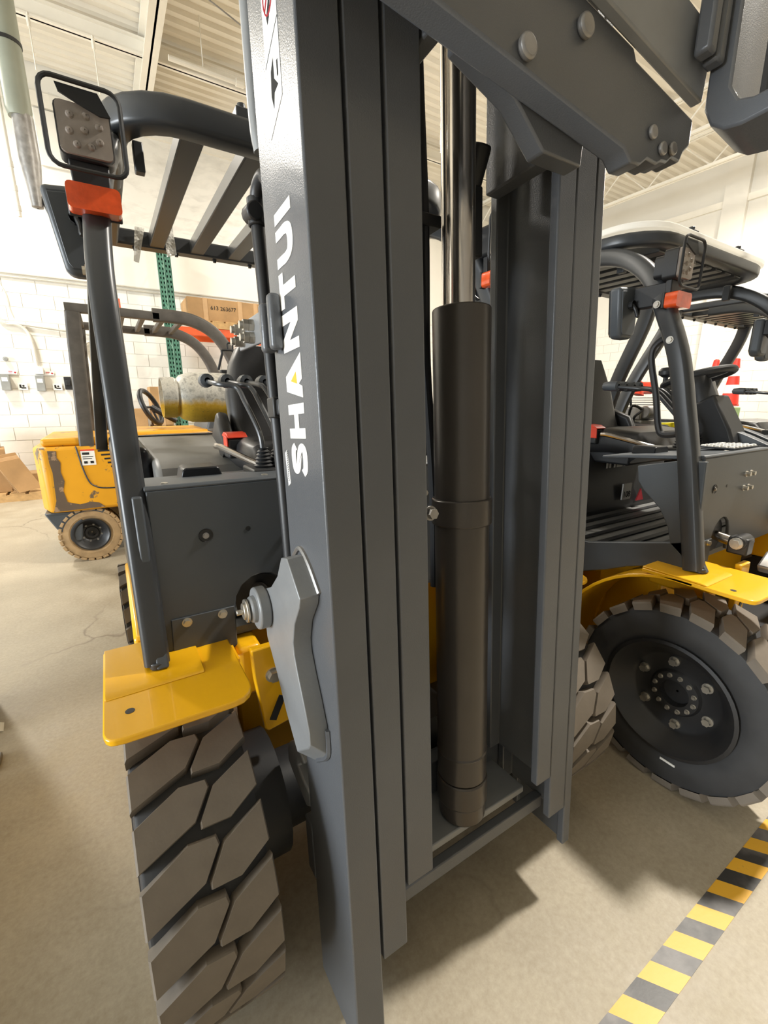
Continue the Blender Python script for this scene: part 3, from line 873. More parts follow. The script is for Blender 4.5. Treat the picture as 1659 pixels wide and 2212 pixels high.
    for s in (-1, 1):
        mesh('side_cover', G().prism([(-s * 0 + s * .50, .86), (s * .575, .86), (s * .622, .91), (s * .632, 1.3), (s * .632, 1.75), (s * .50, 1.75)], 'z', .66, 1.235), 'gloss', t, bevel=.035, segs=4)
        mesh('cover_sill', G().prism([(s * .50, .87), (s * .615, .90), (s * .627, 1.3), (s * .627, 1.74), (s * .50, 1.74)], 'z', .56, .658), 'black', t, bevel=.01)
    # seat ----------------------------------------------------------
    st = mesh('seat', G().sweep([(.02, .46, 1.15), (.02, .50, 1.205), (.02, .62, 1.215), (.02, .82, 1.20), (.02, .92, 1.21)], rrect(.255, .06, .045), up=(0, 0, 1)), 'seat', t)
    bk = mesh('backrest', G().sweep([(.02, .87, 1.22), (.02, .90, 1.30), (.02, .94, 1.43), (.02, .975, 1.55), (.02, .985, 1.60), (.02, .987, 1.615)], rrect(.215, .055, .045), up=(0, 1, 0)), 'seat', t, smooth=50)
    me = bk.data
    for vtx in me.vertices:
        if vtx.co.z > 1.40:
            q = (vtx.co.z - 1.40) / .215
            vtx.co.x = .02 + (vtx.co.x - .02) * (1 - .32 * q * q)
    mesh('seat_base', G().box(-.19, .23, .52, .95, 1.10, 1.165), 'black', t, bevel=.01)
    for s in (-1, 1):
        mesh('hip_restraint', G().sweep([(.02 + s * .25, .80, 1.19), (.02 + s * .255, .84, 1.27), (.02 + s * .25, .92, 1.30)], rrect(.025, .06, .02), up=(0, 1, 0)), 'seat', t, smooth=50)
    rt = mesh('belt_retractor', G().box(-.262, -.185, .655, .74, 1.195, 1.268), 'black', t, bevel=.008)
    mesh('orange_cap', G().prism([(.652, 1.272), (.68, 1.286), (.72, 1.289), (.745, 1.279), (.745, 1.270), (.72, 1.277), (.685, 1.274), (.656, 1.268)], 'x', -.262, -.19).prism([(.650, 1.225), (.654, 1.274), (.70, 1.280), (.70, 1.225)], 'x', -.268, -.2625), 'red', rt, bevel=.002)
    # overhead guard ------------------------------------------------
    path = [(.020, .83), (.062, 1.04), (.102, 1.24), (.136, 1.38), (.170, 1.517), (.205, 1.611), (.255, 1.711), (.305, 1.805), (.37, 1.885), (.46, 1.95), (.58, 1.985), (.74, 1.99)]
    for s in (-1, 1):
        pts = []
        for v, z in path:
            q = (z - .83) / 1.16
            lean = .004 * q + .075 * max(0, (q - .6) / .4) ** 2
            pts.append((s * (.597 - lean), v, Z(z) - .035 * max(0, (q - .8) / .2)))
        p = mesh('front_post', G().sweep(smoothpath(pts, 4), rrect(.026, .030, .014, 3), up=(s, 0, 0)) if False else G().sweep(smoothpath(pts, 4), [(b, a) for a, b in rrect(.026, .030, .014, 3)][::-1], up=(1, 0, 0)), 'post', t, smooth=40)
        mesh('post_foot', G().cyl((s * .597, .0, .8262), (s * .597, .0, .842), .016, n=14), 'post', t, bevel=.003)
        for z in (1.60, 1.72):
            bolt(p, (s * .618, .205 + (z - 1.6) * .5, Z(z)), (s, 0, 0), .009, .007)
    # roof frame: plan loop with rounded front corners
    w = .515
    rc = .16
    plan = [(-w, vr)] + [(-w + rc + rc * math.cos(R(a)), vf + rc + rc * math.sin(R(a))) for a in range(180, 271, 15)] + [(w - rc + rc * math.cos(R(a)), vf + rc + rc * math.sin(R(a))) for a in range(270, 361, 15)] + [(w, vr)]
    mesh('roof_frame', G().sweep([(a, b, zr) for a, b in plan], rrect(.034, .034 if film else .022, .012, 3), up=(0, 0, 1)), 'post', t, smooth=40)
    mesh('rear_bar', G().box(-w - .06, w + .06, vr - .035, vr + .035, zr - .032, zr + .03), 'post', t, bevel=.008)
    for i in range(6):
        bolt(t, (-.42 + i * .168, vr, zr - .032), (0, 0, -1), .008, .012, 'post', 'roof_bolt')
    ns = 5 if film else 8
    for i in range(ns):
        u = -.335 + i * .67 / (ns - 1)
        sw_ = .030 if ns == 5 else .030
        mesh('roof_slat', G().box(u - sw_, u + sw_, vf + .03, vr - .03, zr - .028, zr + .020), 'post', t, bevel=.004)
    for s in (-1, 1):
        mesh('rear_post', G().sweep(smoothpath([(s * .56, vr - .02, zr), (s * .59, vr + .03, zr - .16), (s * .635, vr + .18, 1.50), (s * .665, vr + .27, 1.17)], 4), [(b, a) for a, b in rrect(.026, .04, .010, 2)], up=(1, 0, 0)), 'post', t, smooth=40)
    if number:
        mesh('roof_cover', G().prism([(a * 1.09, b - .035) for a, b in plan[1:-1]] + [(w * 1.09, vr), (-w * 1.09, vr)], 'z', zr + .024, zr + .046), 'cover', t, bevel=.004)
    for s in (-1, 1):
        mesh('corner_lug', G().box(s * .46 - .012, s * .46 + .012, vf + .10, vf + .13, zr - .10, zr - .03), 'post', t, bevel=.003)
        mesh('roof_lug', G().box(s * .21 - .02, s * .21 + .02, vf - .02, vf + .03, zr + .032, zr + .06).cyl((s * .21, vf, zr + .05), (s * .21, vf, zr + .075), .012, n=8), 'post', t, bevel=.003)
    # grab handle ---------------------------------------------------
    mesh('grab_handle', rod3([(-.585, .20, Z(1.62)), (-.585, .258, Z(1.60)), (-.585, .275, Z(1.55)), (-.585, .240, Z(1.42)), (-.585, .216, Z(1.31)), (-.585, .19, Z(1.283)), (-.585, .12, Z(1.295))], .011), 'black', t)
    # lamps and mirrors ---------------------------------------------
    for s in (-1, 1):
        x = s * .584
        LZ, TZ = Z(1.838), Z(1.727)
        hl = mesh('head_lamp', G().sweep([(x, .255, LZ), (x, .225, LZ), (x, .212, LZ)], rrect(.048, .047, .012, 3), up=(0, 0, 1)).sweep([(x, .255, LZ), (x, .29, LZ)], rrect(.036, .035, .012, 3), up=(0, 0, 1)), 'black', t, smooth=40)
        mesh('lamp_lens', G().sweep([(x, .212, LZ), (x, .205, LZ)], rrect(.045, .044, .010, 3), up=(0, 0, 1)), 'lens', hl, smooth=40)
        ld = G()
        for (a, b) in ((-.022, .022), (.006, .026), (.026, .012), (-.026, -.006), (.0, .0), (.024, -.014), (-.016, -.027), (.008, -.026)):
            ld.lathe([(.0075, 0), (.0055, -.004), (.001, -.0055)], (x + a, .205, LZ + b), 'y', 10)
        mesh('led_dots', ld, 'lens', hl)
        mesh('lamp_wrap', G().add([(x - .052, .200, LZ + .047), (x - .02, .199, LZ + .043), (x + .012, .200, LZ + .023), (x + .05, .201, LZ + .011), (x + .053, .214, LZ - .05), (x - .045, .203, LZ - .049), (x - .050, .203, LZ - .005)], [(0, 1, 6), (1, 2, 5, 6), (2, 3, 4, 5)]), 'film', hl, smooth=0)
        pts = [(x + a, .188, LZ - .003 + b) for a, b in rrect(.066, .074, .022, 4)]
        mesh('lamp_cage', G().tube(pts, .0045, 8, closed=True), 'black', hl)
        mesh('lamp_visor', G().prism([(x - .040, LZ + .066), (x + .030, LZ + .066), (x + .048, LZ + .030), (x + .030, LZ + .028), (x - .005, LZ + .040), (x - .036, LZ + .052)], 'y', .195, .20), 'black', hl, smooth=0)
        mesh('lamp_bracket', G().prism([(x - .036, LZ - .046), (x + .036, LZ - .046), (x + .032, TZ), (x - .032, TZ)], 'y', .225, .245).box(x - .018, x + .018, .24, .36, Z(1.74) - .02, Z(1.74) + .05), 'black', t, bevel=.003)
        tl = mesh('turn_lamp', G().sweep([(x, .235, TZ), (x, .205, TZ), (x, .196, TZ)], rrect(.048, .024, .009, 3), up=(0, 0, 1)), 'orange', t, smooth=40)
        mesh('turn_lamp_base', G().box(x - .049, x + .049, .235, .245, TZ - .026, TZ + .026), 'black', tl, bevel=.003)
        mx, mv = s * .622, .36
        mz = (Z(1.79) + Z(1.62)) / 2
        kz = (Z(1.79) - Z(1.62)) / .20
        mp = [(s * a, mz + b * kz) for a, b in ((.684, .098), (.560, .112), (.560, -.075), (.585, -.100), (.648, -.100), (.658, -.085))]
        mi = mesh('side_mirror', G().prism(mp, 'y', mv, mv + .045), 'char', t, bevel=.012, segs=3)
        cx_, cz_ = mx, mz
        ins = [(cx_ + (a - cx_) * .80, cz_ + (b - cz_) * .84) for a, b in mp]
        mesh('mirror_inset', G().prism(ins, 'y', mv - .002, mv + .002), 'char', mi, bevel=.0015)
        mesh('mirror_face', G().prism([(cx_ + (a - cx_) * .9, cz_ + (b - cz_) * .9) for a, b in mp], 'y', mv + .0452, mv + .047), 'mirror', mi, smooth=0)
        mesh('mirror_arm', rod3([(mx, mv - .012, mz + .028), (mx + s * -.006, mv - .022, mz + .01), (mx - s * .01, mv - .03, mz - .012), (mx - s * .045, mv - .01, mz + .02)], .006).lathe([(.014, -.018), (.014, .0), (.002, -.018)], (mx, mv, mz + .028), 'y', 10), 'black', mi)
    if number:
        mesh('number_sticker', G().box(.02, .10, .645, .652, .885, .972), 'white', t, smooth=0)
        text('sticker_number', '108', .046, 'mark', t, Matrix.Translation((.06, .6445, .912)) @ Matrix.Rotation(R(90), 4, 'X'))
        mesh('sidewall_mark', G().box(-.6840, -.6815, -.068, -.017, .110, .118), 'white', t, smooth=0)
        tr = mesh('warning_triangle', G().prism([(.165, .865), (.235, .865), (.20, .93)], 'y', .645, .652), 'redmark', t, smooth=0)
    return t
# letters, unit cap height, drawn as polygons (x right, y up)
LET = {
    'H': (1.15, [[(0, 0), (.34, 0), (.34, .37), (.81, .37), (.81, 0), (1.15, 0), (1.15, 1), (.81, 1), (.81, .64), (.34, .64), (.34, 1), (0, 1)]]),
    'N': (1.20, [[(0, 0), (.33, 0), (.33, .56), (.80, 0), (1.2, 0), (1.2, 1), (.87, 1), (.87, .44), (.40, 1), (0, 1)]]),
    'T': (1.10, [[(.38, 0), (.72, 0), (.72, .73), (1.1, .73), (1.1, 1), (0, 1), (0, .73), (.38, .73)]]),
    'I': (.34, [[(0, 0), (.34, 0), (.34, 1), (0, 1)]]),
    'A': (1.40, [[(0, 0), (.36, 0), (.46, .20), (.59, 0), (1.40, 0), (.79, 1), (.29, 1)]]),
}
def ribbon(pts, h):
    P = [Vector((a, b, 0)) for a, b in pts]
    L, Rr = [], []
    for i in range(len(P)):
        d = (P[min(i + 1, len(P) - 1)] - P[max(i - 1, 0)]).normalized()
        n_ = Vector((-d.y, d.x, 0)) * h
        L.append((P[i] + n_)[:2])
        Rr.append((P[i] - n_)[:2])
    return L + Rr[::-1]
def letter_quads(ch):
    if ch == 'S':
        c = smoothpath([(1.02, .70, 0), (.90, .84, 0), (.58, .87, 0), (.26, .82, 0), (.18, .70, 0), (.30, .59, 0), (.58, .52, 0), (.88, .43, 0), (.98, .29, 0), (.86, .16, 0), (.56, .13, 0), (.24, .16, 0), (.10, .30, 0)], 5)
        return 1.12, ribbon([(p.x, p.y) for p in c], .135)
    if ch == 'U':
        c = smoothpath([(.17, 1.0, 0), (.17, .7, 0), (.17, .42, 0), (.28, .20, 0), (.575, .135, 0), (.87, .20, 0), (.98, .42, 0), (.98, .7, 0), (.98, 1.0, 0)], 5)
        return 1.15, ribbon([(p.x, p.y) for p in c], .155)
    w, polys = LET[ch]
    return w, polys[0]
# ================================================================= main forklift with mast
TAU = R(3.8)
main = forklift(.62, .99, 'dark grey forklift with raised mast and lettered rail in the foreground', .39, 1.42, 2.09, dash=False, film=True, hoodmat='hood')
MM = Matrix.Translation((0, -.44, 0)) @ Matrix.Rotation(-TAU, 4, 'X')
def mm(name, g, mat, parent=None, **kw):
    o = mesh(name, g, mat, parent or main, **kw)
    if parent is None:
        o.matrix_local = MM
    return o
def rail(name, u0, u1, web0, web1, s0, s1):
    g = G()
    f = .022
    D = .19
    a, b = min(u0, u1), max(u0, u1)
    wa, wb = min(web0, web1), max(web0, web1)
    if abs(wa - a) < 1e-5:
        poly = [(a, 0), (b, 0), (b, f), (wb, f), (wb, D - f), (b, D - f), (b, D), (a, D)]
    elif abs(wb - b) < 1e-5:
        poly = [(a, 0), (b, 0), (b, D), (a, D), (a, D - f), (wa, D - f), (wa, f), (a, f)]
    else:
        poly = [(a, 0), (b, 0), (b, f), (wb, f), (wb, D - f), (b, D - f), (b, D), (a, D), (a, D - f), (wa, D - f), (wa, f), (a, f)]
    return mm(name, g.prism(poly, 'z', s0, s1), 'mast', bevel=.0035)
TOP = 3.0
outer = rail('outer_rail', -.340, -.273, -.340, -.320, .035, TOP)
rail('middle_rail', -.2675, -.2065, -.262, -.246, .238, TOP + .1)
rail('inner_rail', -.2000, -.1320, -.2000, -.182, .385, TOP + .2)
rail('outer_rail', .364, .3345, .364, .347, .158, TOP)
rail('middle_rail', .333, .2675, .322, .306, .286, TOP + .1)
rail('inner_rail', .266, .212, .266, .248, .418, TOP + .2)
mm('tie_plate', G().box(-.245, .245, .07, .20, .330, .350), 'lug', bevel=.003)
mm('tie_bar', G().box(-.245, .306, .055, .08, .262, .300), 'mast', bevel=.003)
for s_ in (.30, 2.30):
    mm('rear_tie_beam', G().box(-.34, .364, .192, .235, s_, s_ + .15), 'mast', bevel=.004)
# centre lift cylinder ------------------------------------------------
CU, CW = .050, .110
def cylm(name, r0, s0, s1, mat, n=40, bev=0.0):
    return mm(name, G().cyl((CU, CW, s0), (CU, CW, s1), r0, n=n), mat, bevel=bev)
lc = cylm('lift_cylinder', .0625, .47, 1.60, 'cyl', 48, .003)
mm('cylinder_base', G().cyl((CU, CW, .40), (CU, CW, .468), .065, n=40).cyl((CU, CW, .352), (CU, CW, .40), .060, n=40), 'cyl', bevel=.004)
mm('cylinder_collar', G().cyl((CU, CW, 1.135), (CU, CW, 1.195), .069, n=40), 'cyl', bevel=.003)
mm('weld_ring', G().lathe([(.0625, -.004), (.0645, 0), (.0625, .004)], (CU, CW, .545), 'z', 40), 'cyl')
mm('piston_rod', G().cyl((CU, CW, 1.60), (CU, CW, 2.75), .0285, n=32), 'chrome')
mm('side_rod', G().cyl((.088, .205, .90), (.088, .205, 2.8), .0105, n=16), 'chrome')
mm('side_rod', G().cyl((.112, .218, .90), (.112, .218, 2.8), .0085, n=14), 'mast')
for i, (a, b) in enumerate((((.018, .20), (.055, .215)), ((-.012, .19), (.045, .21)))):
    mm('hydraulic_hose', rod3([(a[0] + .01, a[1], 2.9), (a[0] - .004, a[1], 2.2), (a[0] + .006, a[1], 1.8), (b[0] - .02, b[1], 1.5), (b[0], b[1], 1.2), (b[0], b[1], .95)], .0105), 'black')
mm('hose_clamp', G().box(-.03, .06, .185, .235, 1.785, 1.81), 'black', bevel=.003)
o = mm('guide_bolt', G().hexbolt((0, 0, 0), (0, -1, 0), .012, .016), 'steel')
o.matrix_local = MM @ Matrix.Translation((-.058, .09, 1.175))
mm('pipe_clip', G().cyl((.115, .12, 1.93), (.115, .17, 1.83), .022, n=12).box(.10, .13, .13, .20, 1.72, 1.86), 'black', bevel=.004)
# carriage (hangs slightly askew, right end low) ----------------------
CM = MM @ Matrix.Translation((.1, 0, 1.88)) @ Matrix.Rotation(R(7), 4, 'Y') @ Matrix.Translation((-.1, 0, -1.88))
def cm(name, g, mat, **kw):
    o = mesh(name, g, mat, main, **kw)
    o.matrix_local = CM
    return o
cm('carriage', G().prism([(-.62, 1.870), (.26, 1.870), (.285, 1.855), (.315, 1.862), (.335, 1.88), (.37, 1.884), (.385, 1.895), (.405, 1.900), (.42, 1.915), (.45, 1.918), (.46, 1.94), (.48, 1.96), (.48, 2.01), (.262, 2.015), (.250, 2.03), (-.62, 2.035)], 'y', -.105, -.058), 'mast', bevel=.004)
cm('upper_carriage_bar', G().box(-.62, .62, -.105, -.058, 2.40, 2.52), 'mast', bevel=.005)
cm('carriage_plate', G().prism([(-.10, 1.90), (.02, 1.875), (.10, 1.825), (.205, 1.84), (.205, 2.6), (-.10, 2.6)], 'y', -.056, -.018), 'mast', bevel=.004)
mm('roller_plate', G().box(-.128, -.10, -.017, .16, 1.95, 2.6), 'mast', bevel=.004)
mm('roller_plate', G().box(.165, .205, -.017, .16, 1.86, 2.6), 'mast', bevel=.004)
for u, s_ in ((.105, 1.985), (-.02, 1.893)):
    cm('carriage_boss', G().cyl((u, -.118, s_), (u, -.1055, s_), .017, n=20), 'steel', bevel=.004)
cm('shift_plate', G().prism([(-.60, 2.038), (.46, 2.02), (.47, 2.15), (-.60, 2.165)], 'y', -.128, -.1065), 'lug', bevel=.004)  # lighter paint than the carriage, glare put into the plate colour
for u, s_ in ((.335, 1.925), (.375, 1.912), (.41, 1.925)):
    cm('lock_bolt', G().cyl((u, -.114, s_), (u, -.1055, s_), .012, n=16), 'steel', bevel=.003)
for sgn, u0 in ((1, .455), (-1, -.58)):
    cm('fork', G().prism([(-.135, 2.46), (-.135, 2.00), (-.150, 1.965), (-.175, 1.945), (-.205, 1.938), (-1.15, 1.965), (-1.15, 1.975), (-.22, 1.978), (-.195, 1.988), (-.178, 2.02), (-.178, 2.46)], 'x', u0, u0 + .125), 'mast', bevel=.006)
for u in (.40, .435, .66, .80):
    cm('backrest_bar', G().box(u - .014, u + .014, -.165, -.135, 2.06, 3.0), 'mast', bevel=.006)
cm('backrest_bar', G().sweep([(.60, -.215, 2.075), (.60, -.215, 2.09), (.60, -.215, 3.0)], rrect(.024, .018, .016, 4), up=(0, 1, 0)), 'lug', smooth=40)  # lighter than the other bars, flare haze put into its colour
# tilt lug, pin and hanger on the outer rail ----------------------------
lug = [(.132, 1.126), (.100, 1.132), (.046, 1.072), (.053, 1.053), (.086, 1.010), (.103, .965), (.102, .940), (.090, .905), (.069, .856), (.050, .806), (.050, .780), (.062, .765), (.131, .711), (.183, .771), (.228, .841), (.280, .905), (.283, .945), (.328, .967), (.340, .996), (.217, 1.042), (.166, 1.080)]
for sgn in (-1, 1):
    x0 = -.378 if sgn < 0 else .3645
    low = [(w_, s_ - .038 if s_ < .785 else s_) for w_, s_ in lug]
    pa, pb = (low, lug) if sgn > 0 else (lug, low)
    nl = len(lug)
    mm('tilt_lug', G().add([(x0, a, b) for a, b in pa] + [(x0 + .0375, a, b) for a, b in pb], [tuple(range(nl)), tuple(range(2 * nl - 1, nl - 1, -1))] + [(q, (q + 1) % nl, nl + (q + 1) % nl, nl + q) for q in range(nl)]), 'lug', bevel=.0018)
    xa = -.3785 if sgn < 0 else .4025
    mm('tilt_pin', G().cyl((xa, .262, .985), (xa + sgn * .025, .262, .985), .046, n=32).lathe([(.03, sgn * .024), (.028, sgn * .036), (.022, sgn * .038), (.016, sgn * .040), (.002, sgn * .040)], (xa, .262, .985), 'x', 24), 'lug', bevel=.004)
    mm('pin_washer', G().cyl((xa + sgn * .0402, .262, .985), (xa + sgn * .046, .262, .985), .0255, n=24).cyl((xa + sgn * .045, .262, .985), (xa + sgn * .051, .262, .985), .018, n=24).cyl((xa + sgn * .051, .262, .985), (xa + sgn * .064, .262, .985), .006, n=10), 'zinc', bevel=.0015)
    mm('tilt_rod', G().cyl((sgn * .360, .29, .975), (sgn * .338, .52, .955), .019, n=16), 'chrome')
    mm('rod_eye', G().cyl((xa - sgn * .03, .262, .985), (xa - sgn * .001, .262, .985), .036, n=24), 'black')
ring = [(.215, .600), (.250, .617), (.283, .616), (.318, .592), (.338, .560), (.339, .526), (.315, .512), (.281, .500), (.223, .480), (.195, .500), (.195, .535), (.240, .545), (.268, .560), (.262, .580), (.235, .585)]
mm('mast_hanger', G().prism(ring, 'x', -.338, -.296), 'lug', bevel=.004)
mm('weld_bead', G().tube(smoothpath([(-.342, .160, 1.118), (-.342, .125, 1.140), (-.342, .085, 1.120), (-.342, .042, 1.075)]), .005, 6), 'steel')
mm('weld_bead', G().tube(smoothpath([(-.342, .046, .80), (-.342, .052, .742), (-.342, .11, .690)]), .006, 6), 'mast')
# hydraulic bracket and pipe on the rail side ---------------------------
mm('bracket_pad', G().box(-.362, -.3405, .130, .152, 1.500, 1.592), 'mast', bevel=.007, segs=3)
mm('bracket_pad', G().box(-.366, -.3405, .166, .188, 1.500, 1.584), 'mast', bevel=.007, segs=3)
mm('hose_bracket', G().prism([(.155, 1.578), (.20, 1.581), (.372, 1.588), (.386, 1.536), (.206, 1.526), (.155, 1.515)], 'x', -.352, -.344), 'lug', bevel=.002)
for i, (w_, s_) in enumerate(((.270, 1.566), (.272, 1.543), (.338, 1.570), (.345, 1.548))):
    o = mm('hose_fitting', G().cyl((0, 0, 0), (-.010, 0, 0), .0115, n=6).cyl((-.0105, 0, 0), (-.020, 0, 0), .0110, n=6).cyl((-.020, 0, 0), (-.027, 0, 0), .0075, n=12), 'zinc')
    o.matrix_local = MM @ Matrix.Translation((-.352, w_, s_))
mm('return_pipe', rod3([(-.318, .21, 1.80), (-.322, .225, 1.815), (-.325, .255, 1.805), (-.326, .268, 1.77), (-.327, .262, 1.70), (-.330, .238, 1.45), (-.332, .218, 1.2), (-.334, .212, .96)], .0135, 12), 'black')
mm('pipe_joint', G().cyl((-.335, .285, 1.77), (-.335, .245, 1.765), .017, n=12).cyl((-.326, .268, 1.795), (-.327, .266, 1.745), .018, n=12), 'black', bevel=.003)
mm('feed_pipe', rod3([(-.318, .205, 1.9), (-.318, .204, 1.5), (-.318, .2, 1.2), (-.318, .2, .96)], .008, 10), 'black')
mm('pipe_clamp', G().box(-.345, -.310, .205, .245, 1.385, 1.425).box(-.340, -.318, .19, .206, 1.39, 1.42), 'black', bevel=.003)
mm('top_pipe', rod3([(-.330, .215, 2.6), (-.330, .215, 2.1), (-.330, .215, 1.9), (-.326, .212, 1.845)], .014, 12), 'lug')
# rail lettering and labels ----------------------------------------------
capH, x = .0745, 0.0
word = 'SHANTUI'
tot = sum(letter_quads(c)[0] for c in word) + .16 * (len(word) - 1)
S0, S1 = 1.280, 1.712
sc = (S1 - S0) / tot
for ch in word:
    w_, poly = letter_quads(ch)
    # reading upwards: letter x -> s, letter y -> towards the rear (w grows)
    pts = [(.0595 + p[1] * capH, S0 + (x + p[0]) * sc) for p in poly]
    lt = mesh('letter', G().prism(pts, 'x', -.3408, -.3401), 'white', outer, smooth=0, fix=True)
    if ch == 'A':
        mesh('letter_accent', G().prism([(.0595 + p[1] * capH, S0 + (x + p[0]) * sc) for p in ((.86, .34), (.60, .68), (.47, .30))], 'x', -.3412, -.3408), 'gold', outer, smooth=0)
    x += w_ + .16
wl = mesh('warning_label', G().prism([(.061, 1.845), (.121, 1.815), (.121, 2.35), (.061, 2.35)], 'x', -.3406, -.3401), 'white', outer, smooth=0)
ml, rl = G(), G()
def dq(g, pts, x0=-.3410):
    g.prism([(a, b) for a, b in pts], 'x', x0, -.3407)
for k in range(5):
    b = 1.842 + k * .105
    dq(ml, [(.061, b + .098), (.121, b + .068), (.121, b + .070), (.061, b + .100)])
for b in (1.845,):
    dq(ml, [(.073, b + .02), (.088, b + .035), (.088, b + .062), (.100, b + .050), (.104, b + .02), (.096, b + .0), (.090, b + .018)])
    dq(ml, [(.070, b + .03), (.075, b + .03), (.075, b + .05), (.070, b + .05)])
for k in (1, 2, 3):
    b = 1.845 + k * .105
    dq(ml, [(.072, b + .035), (.082, b + .03), (.092, b + .01), (.100, b + .005), (.103, b + .015), (.088, b + .035), (.084, b + .06), (.076, b + .062)])
    rl.add(*[G().tube([(-.3410, .092 + .020 * math.cos(2 * math.pi * i / 18), b + .040 + .026 * math.sin(2 * math.pi * i / 18)) for i in range(18)], .0012, 4, closed=True).v], G().tube([(0, math.cos(i), math.sin(i)) for i in range(18)], .1, 4, closed=True).f)
    rl.add(*[G().tube([(-.3410, .077, b + .055), (-.3410, .107, b + .025)], .0012, 4).v], G().tube([(0, 0, 0), (0, 0, 1)], 1, 4).f)
mesh('label_print', ml, 'mark', wl, smooth=0)
mesh('label_prohibition', rl, 'redmark', wl, smooth=0)
bl = mesh('barcode_label', G().prism([(.165, 1.255), (.152, 1.262), (.158, 1.325), (.171, 1.318)], 'x', -.3406, -.3401), 'white', outer, smooth=0)
bc = G()
for k in range(14):
    dq(bc, [(.162, 1.264 + k * .0042), (.157, 1.267 + k * .0042), (.157, 1.267 + k * .0042 + .002), (.162, 1.264 + k * .0042 + .002)])
mesh('barcode', bc, 'mark', bl, smooth=0)
# gas tank on the rear of the main truck ---------------------------------
tk = thing('gas_tank', (.735, 3.10, 1.262), 'worn silver and yellow gas tank lying behind the black seat', 'tank')
prof = [(.115, -.435), (.122, -.435), (.124, -.36), (.112, -.345), (.135, -.325), (.153, -.27), (.156, -.2), (.156, .22), (.150, .29), (.12, .345), (.06, .37), (.002, .375)]
o = mesh('tank_body', G().lathe(prof, (0, 0, .160), 'x', 40).lathe([(.115, -.435), (.105, -.36), (.07, -.33), (.002, -.325)], (0, 0, .160), 'x', 32), 'lug', tk)
vm = mat_tank()
o.data.materials[0] = vm
# shift the colour split to the tank's own height
for nd in vm.node_tree.nodes:
    if nd.type == 'VALTORGB' and len(nd.color_ramp.elements) == 2:
        nd.color_ramp.elements[0].position = .145
        nd.color_ramp.elements[1].position = .185
for x in (-.02, .24):
    mesh('tank_strap', G().lathe([(.157, x - .03), (.161, x - .03), (.161, x + .03), (.157, x + .03)], (0, 0, .160), 'x', 32), 'black', tk)
    mesh('strap_buckle', G().box(x - .05, x + .05, -.03, .03, .318, .335), 'black', tk, bevel=.004)
mesh('tank_bracket', G().box(-.16, .36, -.14, .14, -.062, -.046).box(-.10, -.07, -.10, .10, -.046, .02).box(.25, .28, -.10, .10, -.046, .02).box(-.02, .2, -.09, .09, -.046, .012), 'black', tk, bevel=.005)
mesh('bracket_handle', rod3([(-.08, .0, .335), (-.05, .0, .43), (-.03, .0, .46), (.16, .0, .45), (.19, .0, .43), (.22, .0, .335)], .008).tube([(.02, 0, .46), (.025, 0, .34)], .006, 6).tube(smoothpath([(-.01, 0, .46), (-.01, 0, .50), (.02, 0, .50), (.02, 0, .46)]), .006, 6), 'black', tk)
# plastic film and bubble wrap caught on the guard -------------------------
def sheet(name, pts, nx, nz, amp, mat, label, cat, seed):
    random.seed(seed)
    a, b, c, d = [Vector(p) for p in pts]
    nrm = (b - a).cross(d - a).normalized()
    vs, fs = [], []
    for i in range(nz + 1):
        for j in range(nx + 1):
            s_, t_ = j / nx, i / nz
            p = (a * (1 - s_) + b * s_) * (1 - t_) + (d * (1 - s_) + c * s_) * t_
            vs.append(p + nrm * random.uniform(-amp, amp))
    for i in range(nz):
        for j in range(nx):
            q = i * (nx + 1) + j
            fs.append((q, q + 1, q + nx + 2, q + nx + 1))
    o = mesh(name, G().add(vs, fs), mat, smooth=180, fix=False)
    return tag(o, label, cat)
sheet('plastic_sheet', [(.16, 1.62, 2.128), (.72, 1.60, 2.128), (.72, 2.38, 2.128), (.15, 2.36, 2.128)], 14, 16, .008, 'film', 'clear crumpled plastic sheet lying on the guard slats of the front forklift', 'plastic sheet', 2)
sheet('bubble_wrap', [(.205, 2.35, 2.125), (.242, 2.35, 2.125), (.205, 2.36, 1.985), (.185, 2.36, 1.99)], 3, 8, .006, 'wrap', 'bubble wrap strip hanging left of the first guard slat', 'bubble wrap', 5)
sheet('bubble_wrap', [(.320, 2.35, 2.15), (.355, 2.35, 2.155), (.362, 2.36, 2.04), (.320, 2.36, 2.025)], 3, 7, .006, 'wrap', 'bubble wrap strip hanging right of the first guard slat', 'bubble wrap', 6)
